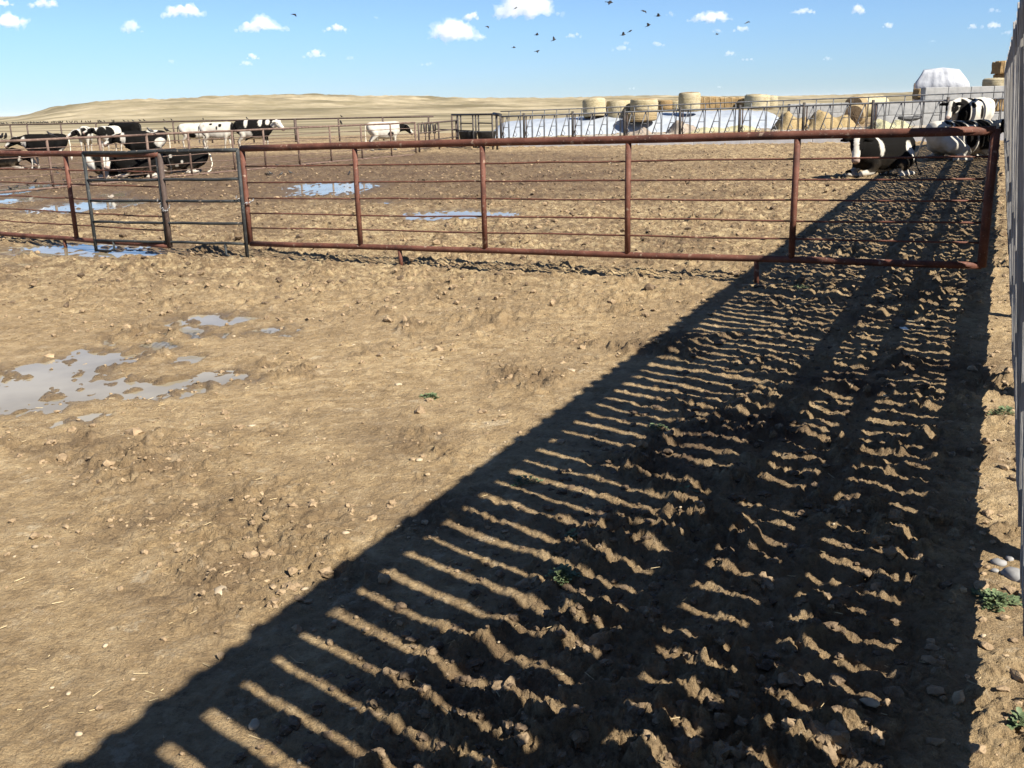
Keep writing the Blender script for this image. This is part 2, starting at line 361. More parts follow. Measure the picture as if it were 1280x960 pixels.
def surface(x, y):
    """height of the trodden pen floor and what covers it"""
    z0 = zg(x)
    s = x * FD.x + y * FD.y; a = x * FN.x + y * FN.y
    r = np.hypot(x, y)
    wob = .25 * fbm(s * .7, a * .7, 2, 91)
    lane = sst(-2.9, -1.9, a + wob) * (1 - sst(-.28, .02, a)) * sst(-.5, 1.2, s)
    deep = sst(-1.95, -1.25, a + wob) * (1 - sst(-.12, .04, a)) * sst(.9, 1.9, s + wob) * (1 - .45 * sst(5.5, 8, s))
    clump = sst(.12, .36, fbm(x * .85 + 3, y * .85, 4, 41)) * (.5 + .5 * sst(2.5, 6, y))
    for px, py, rad in ((200, 590, .45), (300, 640, .38), (295, 720, .3), (520, 552, .2), (640, 470, .3), (545, 640, .2), (200, 640, .3), (760, 380, .5), (620, 400, .5)):
        cx, cy = G(px, py); clump = np.maximum(clump, np.exp(-((x - cx) ** 2 + ((y - cy) * .8) ** 2) / (rad * rad)))
    far = sst(7.0, 11.5, y)
    ch = np.clip(np.maximum.reduce([.20 * lane + .58 * deep, .85 * clump, .42 * far, .08 + 0 * x]), 0, 1)
    strip = sst(-.15, .1, a) * (1 - sst(.6, 1.2, a)); ch = np.maximum(ch, .28 * strip * (.4 + sst(-.1, .3, fbm(s * .9, a * .9, 2, 77))))
    wx = x + .05 * fbm(x * 5, y * 5, 3, 3); wy = y + .05 * fbm(x * 5, y * 5, 3, 6)
    big = fbm(x * 1.3, y * 1.3, 4, 11) * .06
    lump = cells(wx * 5.2, wy * 5.2, 21, .75) ** .6 * .058
    lane_edge = sst(-.45, -.2, a) * (1 - sst(.0, .12, a)) * sst(1, 1.6, s); ch = np.maximum(ch, .5 * lane_edge)
    lump2 = cells(wx * 12 + 4, wy * 12, 25, .6) ** .5 * .036
    lump3 = cells(wx * 25, wy * 25, 29, .5) ** .6 * .017
    rid = (1 - np.abs(fbm(wx * 3.8, wy * 3.8, 6, 31, .66)) * 2.6) * .055; crumb = fbm(wx * 14, wy * 14, 5, 35, .75) * .045
    pit = -cells(wx * 2.9 + 7, wy * 2.9, 51, .5) ** 1.5 * .06
    fine = fbm(x * 24, y * 24, 3, 61, .6)
    farsc = 1 + .5 * far
    wx2 = x + .03 * fbm(x * 14, y * 14, 3, 131); wy2 = y + .03 * fbm(x * 14, y * 14, 3, 137)
    slab = (cells(wx2 * 7.5, wy2 * 7.5, 141, .55) ** .35) * .05 * deep
    isl = .5 + .5 * sst(-.08, .22, fbm(x * 2.1 + 5, y * 2.1, 3, 151))
    rough = isl * (.75 * slab + lump * (.30 + .34 * ch) + lump2 + lump3 + rid + crumb + pit + .016 * fine) * ch * farsc + far * (cells(wx * 7.5, wy * 7.5, 111, .6) * .032 + crumb * .9)
    small = cells(x * 17, y * 17, 81, .3) * .013 * (1 - ch) * sst(-.2, .35, fbm(x * 1.7, y * 1.7, 3, 83)) + .0028 * fine + .006 * fbm(x * 7, y * 7, 3, 87)
    wheel = 0
    bil = (billow(wx * 5.5, wy * 5.5, 6, 161, .62) - .18) * .17 + (billow(wx * 15, wy * 15, 4, 171, .6) - .18) * .05
    rough = rough * .72 + bil * isl * ch * (1 + .3 * far)
    hf = hoofs(x + .01 * fbm(x * 9, y * 9, 2, 181), y, 183, .5) * (1 - .8 * np.clip(ch, 0, 1)) * sst(-.35, .1, fbm(x * .8, y * .8, 2, 187)) * (1 - sst(12, 20, y))
    z = z0 + rough + hf - .02 * ch + small + big * (.15 + .6 * deep + .25 * far)
    q = puddle_field(x, y)
    zp = z0 - WL_DROP + .05 * (.36 - q) + .042 * fbm(x * 4.2, y * 4.2, 5, 95, .62) + .005 * fine + .009 * fbm(x * 16, y * 16, 3, 99) + cells(wx * 5, wy * 3.6, 97, .4) * .034 + cells(wx * 11, wy * 8, 98, .35) * .02
    t = sst(.12, .42, q); z = z * (1 - t) + zp * t
    wet = np.clip(sst(.05, .5, q) + .35 * sst(.1, .5, fbm(x * .5, y * .5, 3, 101)) * (1 - far) * (1 - sst(-3, -2.2, a)), 0, 1)
    # manure: darker in the lane by the fence and where the cows stand
    back = sst(17, 24, y) * (1 - sst(38, 44, y + .35 * x)) * (1 - sst(1.5, 9, x))
    dung = np.clip(.34 * deep + .16 * lane + 1.0 * back * (1 - .35 * sst(-6, 6, x)) + .62 * clump * (1 - far) + .45 * far * sst(.05, .4, fbm(x * .35, y * .5, 3, 107)), 0, 1)
    straw = np.clip(sst(9, 13, y) * (1 - sst(17, 22, y)) * .75 + sst(30, 34, y + .45 * x) * sst(-2, 3, x) * .9 + .35 * sst(20, 26, y) * sst(0, 5, x), 0, 1) * (1 - lane * .7)
    return z, wet, dung, straw, sst(8.5, 13, y) * (1 - .6 * lane)

def polar_ground():
    a1 = np.arange(-36, 36.01, .1); a2 = np.linspace(36.5, 323.5, 150)
    th = np.radians(np.concatenate([a1, a2]))
    rows = [.02, .35, .7, 1.1, 1.45]; r = 1.75
    while r < 75: rows.append(r); r += .00145 * r ** 1.5
    rows = np.array(rows)
    RR, TH = np.meshgrid(rows, th, indexing='ij')
    X = RR * np.sin(TH); Y = RR * np.cos(TH)
    Z, wet, dung, straw, farm = surface(X, Y)
    ed = sst(60, 74, RR); Z = Z * (1 - ed) + (zg(X) - .0) * ed
    o = grid_mesh('ground', X, Y, Z, M['mud'], {'wet': wet, 'dung': dung, 'straw': straw, 'far': farm}, closed=True)
    tag(o, 'trodden brown mud of the cattle pen floor', kind='structure')
polar_ground()

def water_material():
    m, t, b = nmat('muddy_water', .04, .5)
    b.inputs['IOR'].default_value = 1.33
    v = mapped(t, (1, 1, 1)); n = noise(t, v, 1.2, 4)
    t.links.new(ramp(t, n, [(.35, (.19, .16, .105)), (.65, (.27, .235, .165))]), b.inputs['Base Color'])
    bump(t, b, noise(t, v, 9, 2), .12, .004)
    return m
M['water'] = water_material()
def puddles():
    groups = [('shallow muddy puddle at the left edge in front of the gate', PUD[0:8] + PUD[12:14]), ('small broken puddle behind the large left puddle', PUD[8:12]),
              ('blue reflecting puddle beyond the gate', PUD[14:16]), ('thin shallow puddle beyond the middle of the gate', PUD[16:19]),
              ('puddles beyond the left red panel', PUD[19:24]), ('puddle strip under the left red panel', PUD[24:29]), ('small puddle in the fence shadow', PUD[29:30])]
    for lab, ps in groups:
        vs = []; fs = []
        x0 = min(p[0] - 1.7 * p[2] for p in ps); x1 = max(p[0] + 1.7 * p[2] for p in ps)
        y0 = min(p[1] - 1.7 * max(p[3], .16) for p in ps) - .1; y1 = max(p[1] + 1.7 * max(p[3], .16) for p in ps) + .1
        nx, ny = 60, 60
        X, Y = np.meshgrid(np.linspace(x0, x1, nx), np.linspace(y0, y1, ny))
        q = puddle_field(X, Y); Z = zg(X) - WL_DROP
        mb = MB(); idx = {}
        for i in range(ny - 1):
            for j in range(nx - 1):
                if q[i:i + 2, j:j + 2].max() > .16:
                    f = []
                    for (a, b2) in ((i, j), (i, j + 1), (i + 1, j + 1), (i + 1, j)):
                        if (a, b2) not in idx:
                            idx[(a, b2)] = len(mb.v); mb.v.append((X[a, b2], Y[a, b2], Z[a, b2]))
                        f.append(idx[(a, b2)])
                    mb.f.append(tuple(f)); mb.sm.append(True)
        tag(mb.build('puddle_water', M['water']), lab, kind='structure')
puddles()

# far land
def land():
    m, t, b = nmat('dry_grassland', .95, .1)
    v = mapped(t, (1, 1, 1)); n1 = noise(t, v, .022, 8, .68); n2 = noise(t, v, .07, 7, .7); n3 = noise(t, v, .5, 5, .7)
    c = ramp(t, n1, [(.38, (.12, .098, .058)), (.5, (.25, .205, .128)), (.61, (.39, .325, .215))])
    c = mixc(t, ramp(t, n2, [(.42, (.6, .6, .6)), (.62, (0, 0, 0))]), c, mixc(t, .5, c, (.17, .15, .075)))
    c = mixc(t, ramp(t, n3, [(.4, (.25, .25, .25)), (.6, (0, 0, 0))]), c, (.16, .13, .07))
    t.links.new(c, b.inputs['Base Color']); M['grassland'] = m
    th = np.radians(np.concatenate([np.arange(-40, 40, .16), np.linspace(40, 319, 120)]))
    rows = [70.0]
    while rows[-1] < 16000: rows.append(rows[-1] * (1.012 if rows[-1] < 1500 else 1.1))
    RR, TH = np.meshgrid(np.array(rows), th, indexing='ij')
    X = RR * np.sin(TH); Y = RR * np.cos(TH)
    az = np.degrees(TH); az = np.where(az > 180, az - 360, az)
    # skyline above the level horizon (px at 1250 px focal length) against azimuth
    px = np.array([-400, 0, 30, 60, 100, 130, 160, 240, 330, 400, 470, 560, 620, 730, 860, 1000, 1200, 1500, 2200])
    hh = np.array([0, .5, 2.0, 4.5, 9, 12, 14, 16, 13.5, 13, 11, 8.5, 8, 6, 5, 4, 4, 7, 0])
    pa = np.degrees(np.arctan((px - 640) / 1298.0)); env = np.interp(az, pa, hh, left=2, right=2)
    rc = 620 + 60 * np.sin(np.radians(az * 4))
    prof = np.exp(-((RR - rc) / 230) ** 2) * sst(150, 420, RR)
    fold = fbm(X * .0065, Y * .011, 5, 201, .55)
    fold2 = 1 - 2.6 * np.abs(fbm(X * .022 + 9, Y * .03, 5, 221, .55)); Z = env / 1250 * rc * prof * (1 + .16 * fold) + fold2 * 2.1 * prof * np.clip(env / 6, 0, 1) + fold * 3.2 * prof * np.clip(env / 8, 0, 1.1)
    near = 1 - sst(70, 200, RR)
    Z = Z + (zg(X) * near + .1 * (1 - near)) - .03
    Z = Z - .6 * sst(90, 220, RR) * (1 - prof)
    Z = Z + fbm(X * .004, Y * .004, 4, 211) * 2.0 * sst(900, 3000, RR) * (RR / 3000).clip(0, 1)
    o = grid_mesh('grassland_hills', X, Y, Z, m, closed=True); tag(o, 'low dry straw coloured hills and plain to the horizon', kind='structure')
land()
# feed alley: pale compacted strip behind the bunk
BUNK_A, BUNK_B = Vector((.15, 46.7, 0)), Vector((15.3, 36.15, 0))
BD = (BUNK_B - BUNK_A).normalized(); BNRM = Vector((-BD.y, BD.x, 0))     # points away from the pen
def alley():
    m = simple('pale_packed_gravel', [(.3, (.24, .205, .16)), (.6, (.34, .30, .245))], ns=2.5, bs=.5, bd=.02)
    mb = MB(); n = 40; vs = []; fs = []
    for i in range(n + 1):
        for w_ in (.4, 2, 4, 7, 11, 16):
            p = BUNK_A + BD * (-3 + i * 30 / n) + BNRM * w_; vs.append((p.x, p.y, float(zg(p.x)) + .03 + random.uniform(-.01, .01)))
    for i in range(n):
        for k in range(5): fs.append((i * 6 + k, (i + 1) * 6 + k, (i + 1) * 6 + k + 1, i * 6 + k + 1))
    mb.add(vs, fs, True); tag(mb.build('feed_alley', m), 'pale packed gravel alley behind the feed rail', kind='structure')
alley()

# ------------------------------------------------------------------ scattered clods, stones, straw
def ico(sub):
    bpyme = bpy.data.meshes.new('tmp'); import bmesh
    bm = bmesh.new(); bmesh.ops.create_icosphere(bm, subdivisions=sub, radius=1); bm.verts.ensure_lookup_table()
    v = np.array([p.co[:] for p in bm.verts]); f = np.array([[q.index for q in fa.verts] for fa in bm.faces]); bm.free()
    bpy.data.meshes.remove(bpyme); return v, f
I1, I2 = ico(1), ico(2)
def raw(name, V, F, mat, smooth=True):
    me = bpy.data.meshes.new(name); k = F.shape[1]
    me.vertices.add(len(V)); me.vertices.foreach_set('co', V.astype(np.float32).ravel())
    me.loops.add(F.size); me.loops.foreach_set('vertex_index', F.astype(np.int32).ravel())
    me.polygons.add(len(F)); me.polygons.foreach_set('loop_start', np.arange(0, F.size, k, dtype=np.int32))
    me.polygons.foreach_set('use_smooth', np.full(len(F), smooth)); me.update(calc_edges=True)
    me.materials.append(mat); return me
def scatter(name, pts, sizes, base, mat, label, rough=.35, flat=.65, smooth=False, sink=.3):
    v, f = base; n = len(pts); nv = len(v)
    V = np.empty((n, nv, 3)); 
    for i in range(n):
        sd_ = 1 + rough * rng.normal(0, .6, (nv, 1)).clip(-1, 1)
        q = v * sd_ * np.array([rng.uniform(.7, 1.35), rng.uniform(.7, 1.35), flat * rng.uniform(.7, 1.2)])
        a = rng.uniform(0, 6.28); c_, s_ = math.cos(a), math.sin(a)
        q = np.stack([q[:, 0] * c_ - q[:, 1] * s_, q[:, 0] * s_ + q[:, 1] * c_, q[:, 2]], -1) * sizes[i]
        V[i] = q + pts[i] + np.array([0, 0, sizes[i] * (flat - sink)])
    F = (f[None] + (np.arange(n) * nv)[:, None, None]).reshape(-1, 3)
    o = bpy.data.objects.new(name, raw(name, V.reshape(-1, 3), F, mat, smooth)); C.objects.link(o)
    return tag(o, label, kind='stuff')
def ground_pts(x, y):
    z, wet, dung, straw, _ = surface(x, y); return np.stack([x, y, z], -1), wet
def lane_pts(n, s0, s1, a0, a1):
    u = rng.uniform(0, 1, n); s = s0 * (s1 / s0) ** u; a = rng.uniform(a0, a1, n)
    return s * FD.x + a * FN.x, s * FD.y + a * FN.y
x, y = lane_pts(1500, 1.9, 12, -1.9, -.1); P, _ = ground_pts(x, y)
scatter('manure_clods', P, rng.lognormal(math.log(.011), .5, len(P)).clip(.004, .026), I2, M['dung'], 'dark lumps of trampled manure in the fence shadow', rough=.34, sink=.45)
x, y = lane_pts(7000, 1.9, 30, -8, -1.8); P, _ = ground_pts(x, y); k = fbm(x * .9, y * .9, 3, 41) + rng.normal(0, .2, len(x)) > .08; P = P[k]
scatter('mud_clods', P, rng.lognormal(math.log(.0065), .6, len(P)).clip(.0025, .03), I1, M['clod'], 'small dry clods of mud on the open ground')
for i_, (px, py, rad, cnt) in enumerate(((200, 590, .3, 110), (320, 635, .25, 80), (290, 725, .22, 90), (280, 690, .2, 40), (520, 552, .12, 24), (640, 470, .25, 40), (200, 650, .25, 60), (840, 490, .2, 20))):
    pass
cl = []
for px, py, rad, cnt in ((200, 590, .26, 170), (320, 635, .22, 90), (290, 725, .2, 110), (250, 560, .2, 60), (520, 552, .1, 24), (640, 470, .25, 50), (200, 650, .22, 80), (800, 400, .4, 70), (430, 575, .12, 20), (130, 585, .2, 40), (700, 420, .4, 60)):
    cx, cy = G(px, py); cl.append(np.stack([rng.normal(cx, rad * .7, cnt), rng.normal(cy, rad * .6, cnt)], -1))
cl = np.concatenate(cl); cl = cl[::2]; P, _ = ground_pts(cl[:, 0], cl[:, 1])
scatter('crumbled_mud_clods', P, rng.lognormal(math.log(.0075), .5, len(P)).clip(.003, .018), I1, M['clod'], 'clusters of crumbled mud on the open ground', rough=.4, sink=.5)
I3 = ico(3)
def broken_clods(name, P, sizes, mat, label, base, nproto=14, amp=.75, sink=.45, flat=.75):
    v, f = base; pr = []
    for k in range(nproto):
        q = v.copy()
        for i in range(len(q)):
            c = Vector(q[i]); d = mnoise.fractal(c * 1.5 + Vector((k * 9.1, 0, 0)), .9, 2.2, 4) * amp + (.12 if mnoise.noise(c * 3.3 + Vector((0, k * 4.2, 0))) > .08 else -.08)
            q[i] *= max(.35, 1 + d)
        pr.append(q * np.array([1.15, .9, flat]))
    nv = len(v); V = np.empty((len(P), nv, 3))
    for i in range(len(P)):
        q = pr[i % nproto]; a, tl = rng.uniform(0, 6.28), rng.uniform(-.5, .5); c_, s_ = math.cos(a), math.sin(a); ct, st_ = math.cos(tl), math.sin(tl)
        q = np.stack([q[:, 0], q[:, 1] * ct - q[:, 2] * st_, q[:, 1] * st_ + q[:, 2] * ct], -1)
        V[i] = np.stack([q[:, 0] * c_ - q[:, 1] * s_, q[:, 0] * s_ + q[:, 1] * c_, q[:, 2]], -1) * sizes[i] + P[i] + np.array([0, 0, sizes[i] * (flat - sink - .25)])
    F = (f[None] + (np.arange(len(P)) * nv)[:, None, None]).reshape(-1, 3)
    o = bpy.data.objects.new(name, raw(name, V.reshape(-1, 3), F, mat, False)); C.objects.link(o); return tag(o, label, kind='stuff')
x, y = lane_pts(900, 1.9, 11, -1.7, .05); k = fbm(x * 2.1 + 5, y * 2.1, 3, 151) > .05; P, _ = ground_pts(x[k], y[k])
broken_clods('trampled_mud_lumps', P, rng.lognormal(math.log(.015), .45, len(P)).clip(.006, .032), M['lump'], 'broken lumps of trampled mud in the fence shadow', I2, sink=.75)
x, y = lane_pts(36, 1.9, 4.5, -1.6, -.1); P, _ = ground_pts(x, y)
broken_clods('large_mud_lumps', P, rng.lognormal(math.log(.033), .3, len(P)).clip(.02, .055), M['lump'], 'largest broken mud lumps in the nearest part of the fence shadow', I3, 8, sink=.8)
x, y = lane_pts(1100, 1.9, 30, -7, -2.2); k = (fbm(x * .85 + 3, y * .85, 4, 41) > .08) & (rng.uniform(0, 1, len(x)) < .9); P, _ = ground_pts(x[k], y[k])
broken_clods('open_ground_lumps', P, rng.lognormal(math.log(.018), .45, len(P)).clip(.007, .045), M['clod'], 'broken mud lumps in patches on the open ground', I2, sink=.6)
x, y = lane_pts(700, 1.9, 18, -.05, .8); P, _ = ground_pts(x, y)
scatter('fence_foot_clods', P, rng.lognormal(math.log(.013), .5, len(P)).clip(.005, .035), I1, M['clod'], 'dry clods on the sunlit strip under the fence')
x, y = lane_pts(240, 1.8, 14, -6, .5); P, _ = ground_pts(x, y)
scatter('pebbles', P, rng.lognormal(math.log(.0075), .4, len(P)).clip(.003, .02), I1, M['stone'], 'pale pebbles scattered over the mud', rough=.2, smooth=True, flat=.5, sink=.35)
x = rng.uniform(-16, 12, 7000); y = rng.uniform(8.5, 36, 7000); k = rng.uniform(0, 1, 7000) < np.clip(14 / y, 0, 1); x, y = x[k], y[k]; P, wet = ground_pts(x, y); P = P[wet < .3]
scatter('far_clods', P, rng.lognormal(math.log(.02), .4, len(P)).clip(.008, .05), I1, M['clod'], 'clods on the churned ground beyond the gate', flat=.7)
x = rng.uniform(-16, 9, 2600); y = rng.uniform(9.5, 34, 2600); P, wet = ground_pts(x, y); P = P[wet < .3]
scatter('far_manure_clods', P, rng.lognormal(math.log(.022), .45, len(P)).clip(.008, .055), I1, M['dung'], 'dark manure lumps beyond the gate', flat=.6)
def straws():
    n = 800; x, y = lane_pts(n, 1.8, 14, -6, .7); P, _ = ground_pts(x, y); V = []; F = []
    for i, p in enumerate(P):
        a = rng.uniform(0, 6.28); L = rng.uniform(.01, .05); w_ = .0007 + .0006 * rng.random(); d = np.array([math.cos(a), math.sin(a), rng.uniform(-.1, .15)]); sdv = np.array([-d[1], d[0], 0]) * w_
        p = p + [0, 0, .004]; o = len(V)
        V += [p - sdv, p + sdv, p + [0, 0, 2 * w_], p + d * L - sdv, p + d * L + sdv, p + d * L + [0, 0, 2 * w_]]
        F += [(o, o + 1, o + 4, o + 3), (o + 1, o + 2, o + 5, o + 4), (o + 2, o, o + 3, o + 5)]
    o = bpy.data.objects.new('straw_bits', raw('straw_bits', np.array(V), np.array(F), M['straw'], False)); C.objects.link(o)
    tag(o, 'broken bits of straw on the mud', kind='stuff')
straws()
def stone(px, py, size, mat, label, group=None, flat=.6):
    x, y = G(px, py); z = float(surface(np.array([x]), np.array([y]))[0][0])
    v, f = I2; q = v.copy()
    for i in range(len(q)):
        n_ = mnoise.noise(Vector(q[i]) * 1.3 + Vector((px, py, 0))); q[i] *= 1 + .35 * n_
    q *= np.array([1.25, .9, flat]) * size; a = random.uniform(0, 3); q = np.stack([q[:, 0] * math.cos(a) - q[:, 1] * math.sin(a), q[:, 0] * math.sin(a) + q[:, 1] * math.cos(a), q[:, 2]], -1)
    me = raw('stone', q, f, mat); o = bpy.data.objects.new('stone', me); C.objects.link(o); o.location = (x, y, z + size * flat * .4); tag(o, label, 'stone', group)
stone(1268, 722, .045, M['greystone'], 'large grey stone by the fence foot, biggest of the cluster', 'stones at the fence foot')
stone(1248, 706, .025, M['greystone'], 'grey stone just left of the biggest stone by the fence', 'stones at the fence foot')
stone(1262, 700, .018, M['greystone'], 'small grey stone behind the biggest stone by the fence', 'stones at the fence foot')
stone(1243, 716, .014, M['greystone'], 'smallest grey stone in the cluster by the fence foot', 'stones at the fence foot')
stone(318, 908, .02, M['stone'], 'pale tan stone on the shadow edge at the bottom')
stone(276, 744, .032, M['stone'], 'pale crusty lump beside the mud clumps left of the shadow', flat=.4)
stone(86, 868, .009, M['stone'], 'small orange tan stone on smooth mud at lower left')
stone(498, 482, .022, M['stone'], 'pale flat stone left of the small green weed')
stone(712, 464, .05, M['stone'], 'wide pale flat clod in the middle of the open mud', flat=.2)
stone(524, 577, .018, M['stone'], 'pale stone beside the shadow edge in mid picture')
stone(432, 668, .014, M['stone'], 'pale stone on open mud above the shadow edge')
stone(1088, 886, .024, M['stone'], 'bright pale stone lit at the right of the dark mud', flat=.35)
stone(315, 532, .02, M['stone'], 'pale flat stone below the puddle tip', flat=.3)

def weed(px, py, r, nl, label, tall=.05, lw=.008):
    x, y = G(px, py); z = float(surface(np.array([x]), np.array([y]))[0][0]); mb = MB()
    for i in range(nl):
        a = random.uniform(0, 6.28); rr = r * math.sqrt(random.random()) * (.6 + .4 * math.sin(3 * a + px)); c = Vector((rr * math.cos(a), rr * math.sin(a) * .9, tall * random.random() * (1.1 - rr / r)))
        d = Vector((math.cos(a + random.uniform(-.9, .9)), math.sin(a + random.uniform(-.9, .9)), random.uniform(-.15, .7))).normalized(); L = lw * random.uniform(1.4, 3); sv = d.cross(Vector((0, 0, 1))).normalized() * L * .38; up = Vector((0, 0, L * .15))
        p = [c, c + d * L * .35 + sv + up, c + d * L * .75 + sv * .8 + up, c + d * L, c + d * L * .75 - sv * .8 + up, c + d * L * .35 - sv + up, c + d * L * .5 + up * .2]
        mb.add(p, [(0, 1, 6), (1, 2, 6), (2, 3, 6), (3, 4, 6), (4, 5, 6), (5, 0, 6)], True)
    root = empty('weed_plant', (x, y, z), label, 'weed'); mb.build('foliage', M['leaf'], root)
    st = MB()
    for i in range(10):
        a = i * .63; st.tube([(0, 0, -.01), (r * .35 * math.cos(a), r * .35 * math.sin(a), tall * .4), (r * .75 * math.cos(a), r * .75 * math.sin(a), tall * .35)], .0013, 4)
    st.build('stem', M['leaf'], root)
weed(538, 496, .07, 160, 'small bright green weed alone on the open mud', .02)
weed(704, 728, .07, 220, 'grey green weed in the shade below mid picture', .05)
weed(1246, 752, .10, 420, 'leafy green weed on the sunlit strip by the grey stones', .03)
weed(1255, 520, .11, 160, 'low green weed by the fence, farther up the strip', .03)
weed(1272, 910, .035, 90, 'small green weed at the lower right corner', .03)
weed(655, 602, .09, 90, 'straggling weed at the left edge of the shade stripes', .03)
weed(820, 538, .08, 70, 'dark green weed among the upper shade stripes', .03)
weed(716, 672, .03, 30, 'tiny weed between two light stripes', .03)
weed(856, 620, .05, 40, 'small weed right of the wavy light stripes', .03)
weed(1000, 365, .1, 60, 'faint green weed in the shade in front of the gate', .04)

# ------------------------------------------------------------------ board fence on the right
def board_fence():
    root = empty('board_fence', tuple(FN * .27), 'tall weathered grey board fence with gaps, running along the right side', 'fence')
    proto = []
    for v in range(7):
        mb = MB(); wd = .134 + random.uniform(-.008, .006); th = .024
        hgt = 2.02 + random.uniform(-.03, .02)
        ns = 6; front = []
        bow = random.uniform(-.012, .012); crook = random.uniform(-.008, .008)
        L = []; Rr = []
        for i in range(ns + 1):
            f = i / ns; z = f * (hgt - .05); b_ = bow * math.sin(math.pi * f) + .0; c_ = crook * math.sin(math.pi * f * 1.3 + v)
            L.append((-wd / 2 + c_ + random.uniform(-.002, .002), b_, z)); Rr.append((wd / 2 + c_ + random.uniform(-.002, .002), b_, z))
        k = v % 3
        top = [(wd / 2 - .012 + c_, 0, hgt - .015), (wd * .2, 0, hgt + (.008 if k else 0)), (-wd * .2, 0, hgt), (-wd / 2 + .014 + c_, 0, hgt - (.02 if k != 1 else .035))]
        outline = L[::-1] + Rr                                   # down the left side, up the right side
        outline = Rr + top + L[::-1]
        n = len(outline); vs = [(x_, y_ - th / 2, z_) for x_, y_, z_ in outline] + [(x_, y_ + th / 2, z_) for x_, y_, z_ in outline]
        fs = []
        for i in range(n): fs.append((i, (i + 1) % n, n + (i + 1) % n, n + i)[::-1])
        for off, fl in ((0, False), (n, True)):
            for i in range(ns):
                q = (off + i, off + i + 1, off + n - 2 - i, off + n - 1 - i)
                fs.append(q if not fl else q[::-1])
            t_ = tuple(off + ns + j for j in range(6)); fs.append(t_ if not fl else t_[::-1])
        mb.add(vs, fs); proto.append(mb.mesh('board', M['wood']))
    s = -3.0; lean = math.atan(.094); i = 0
    while s < 35.5:
        me = proto[random.randrange(7)]
        p = FD * s - FN * .03; z = float(zg((p + FN * .27).x))
        o = bpy.data.objects.new('board', me); C.objects.link(o); o.parent = root
        o.location = (p.x + FN.x * random.uniform(-.008, .008), p.y, z + .19 + random.uniform(-.012, .012))
        # local x along the fence, local y across it
        o.rotation_mode = 'XYZ'
        base = Matrix(((FD.x, -FN.x, 0), (FD.y, -FN.y, 0), (0, 0, 1))).to_4x4()
        rl = Matrix.Rotation(-lean - random.uniform(-.003, .003), 4, 'X') @ Matrix.Rotation(random.uniform(-.006, .006), 4, 'Y') @ Matrix.Rotation(random.uniform(-.03, .03), 4, 'Z')
        o.rotation_euler = (base @ rl).to_euler()
        s += .18 + random.uniform(-.005, .005); i += 1
    def across(h): return -.03 - .094 * (h - .2)
    for k_ in range(16):
        sA = -3.1 + k_ * 2.44; sB = sA + 2.43
        for h, hh, off in ((1.125, .13, .055), (.77, .09, .052), (.30, .20, .055), (2.158, .145, .05)):
            a = FD * sA + FN * (across(h) + off + random.uniform(0, .004)); b_ = FD * sB + FN * (across(h) + off + random.uniform(0, .004))
            za = float(zg((a + FN * .27).x)) + h + random.uniform(-.012, .012); zb = float(zg((b_ + FN * .27).x)) + h + random.uniform(-.012, .012)
            m_ = MB(); t_ = .036; vs = []
            for q, z_ in ((a, za), (b_, zb)):
                for dn, dz in ((-t_ / 2, -hh / 2), (t_ / 2, -hh / 2), (t_ / 2, hh / 2), (-t_ / 2, hh / 2)):
                    vs.append(q + FN * dn + Vector((0, 0, z_ + dz)))
            m_.add(vs, [(0, 1, 2, 3), (7, 6, 5, 4), (0, 4, 5, 1), (1, 5, 6, 2), (2, 6, 7, 3), (3, 7, 4, 0)]); m_.build('rail', M['wood'], root)
    for k_ in range(17):
        sA = -3.1 + k_ * 2.44; q = FD * sA + FN * .14; z = float(zg((q + FN * .27).x))
        m_ = MB().tube([(q.x, q.y, z - .3), (q.x - FN.x * .13, q.y - FN.y * .13, z + 1.2), (q.x - FN.x * .20, q.y - FN.y * .20, z + 2.1)], .058, 10); m_.build('post', M['wood'], root)
board_fence()

# ------------------------------------------------------------------ pipe panels and gates
def line_z(p): return float(zg(p.x))
def panel(name, label, cat, A, B, posts, z_top, z_bot, mat, r_top, r_bot, r_post, rods, r_rod, feet=(), foot_mat=None, bend=True, group=None, wob=.004, endpost=False, endmat=None):
    """pipe panel from A to B; z_top/z_bot are (left, right) heights; posts and feet are fractions of the length"""
    root = empty(name, ((A.x + B.x) / 2, (A.y + B.y) / 2, line_z((A + B) / 2)), label, cat, group)
    o0 = Vector(root.location)
    def P(f, z, off=0): 
        p = A.lerp(B, f); return Vector((p.x, p.y + off, z)) - o0
    zt = lambda f: z_top[0] + (z_top[1] - z_top[0]) * f
    zb = lambda f: z_bot[0] + (z_bot[1] - z_bot[0]) * f
    def wav(f, z, n, amp): return [P(i / n, z(i / n) + (random.uniform(-amp, amp) if 0 < i < n else 0)) for i in range(n + 1)]
    MB().tube(wav(0, zt, 12, wob), r_top, 12).build('top_rail', mat, root)
    if r_bot: MB().tube(wav(0, zb, 12, wob), r_bot, 12).build('bottom_rail', mat, root)
    for f in posts:
        ee = f in (0, 1)
        MB().tube([P(f, zt(f) + (r_top * .4 if ee else -r_top * .3)), P(f + random.uniform(-.0008, .0008), (zt(f) + zb(f)) / 2), P(f, zb(f) - (r_bot * .4 if ee else -r_bot * .3))], r_post * ((1.3 if f and endpost else 1.12) if ee else 1), 12).build('upright', endmat if (endmat and f == 1) else mat, root)
    for g in rods:
        pts = [P(i / 16, (zt(i / 16) * (1 - g) + zb(i / 16) * g) + random.uniform(-1, 1) * .006) for i in range(17)]
        MB().tube(pts, r_rod, 6).build('rod', mat, root)
    for f in feet:
        p = A.lerp(B, f)
        MB().tube([P(f, zb(f)), P(f + .0015, line_z(p) - .03)], r_post * .8, 10).build('foot', foot_mat or mat, root)
    return root
A, B = Vector((-3.36, 13.05, 0)), Vector((4.36, 9.16, 0))
RODS = (.185, .35, .515, .68, .83)
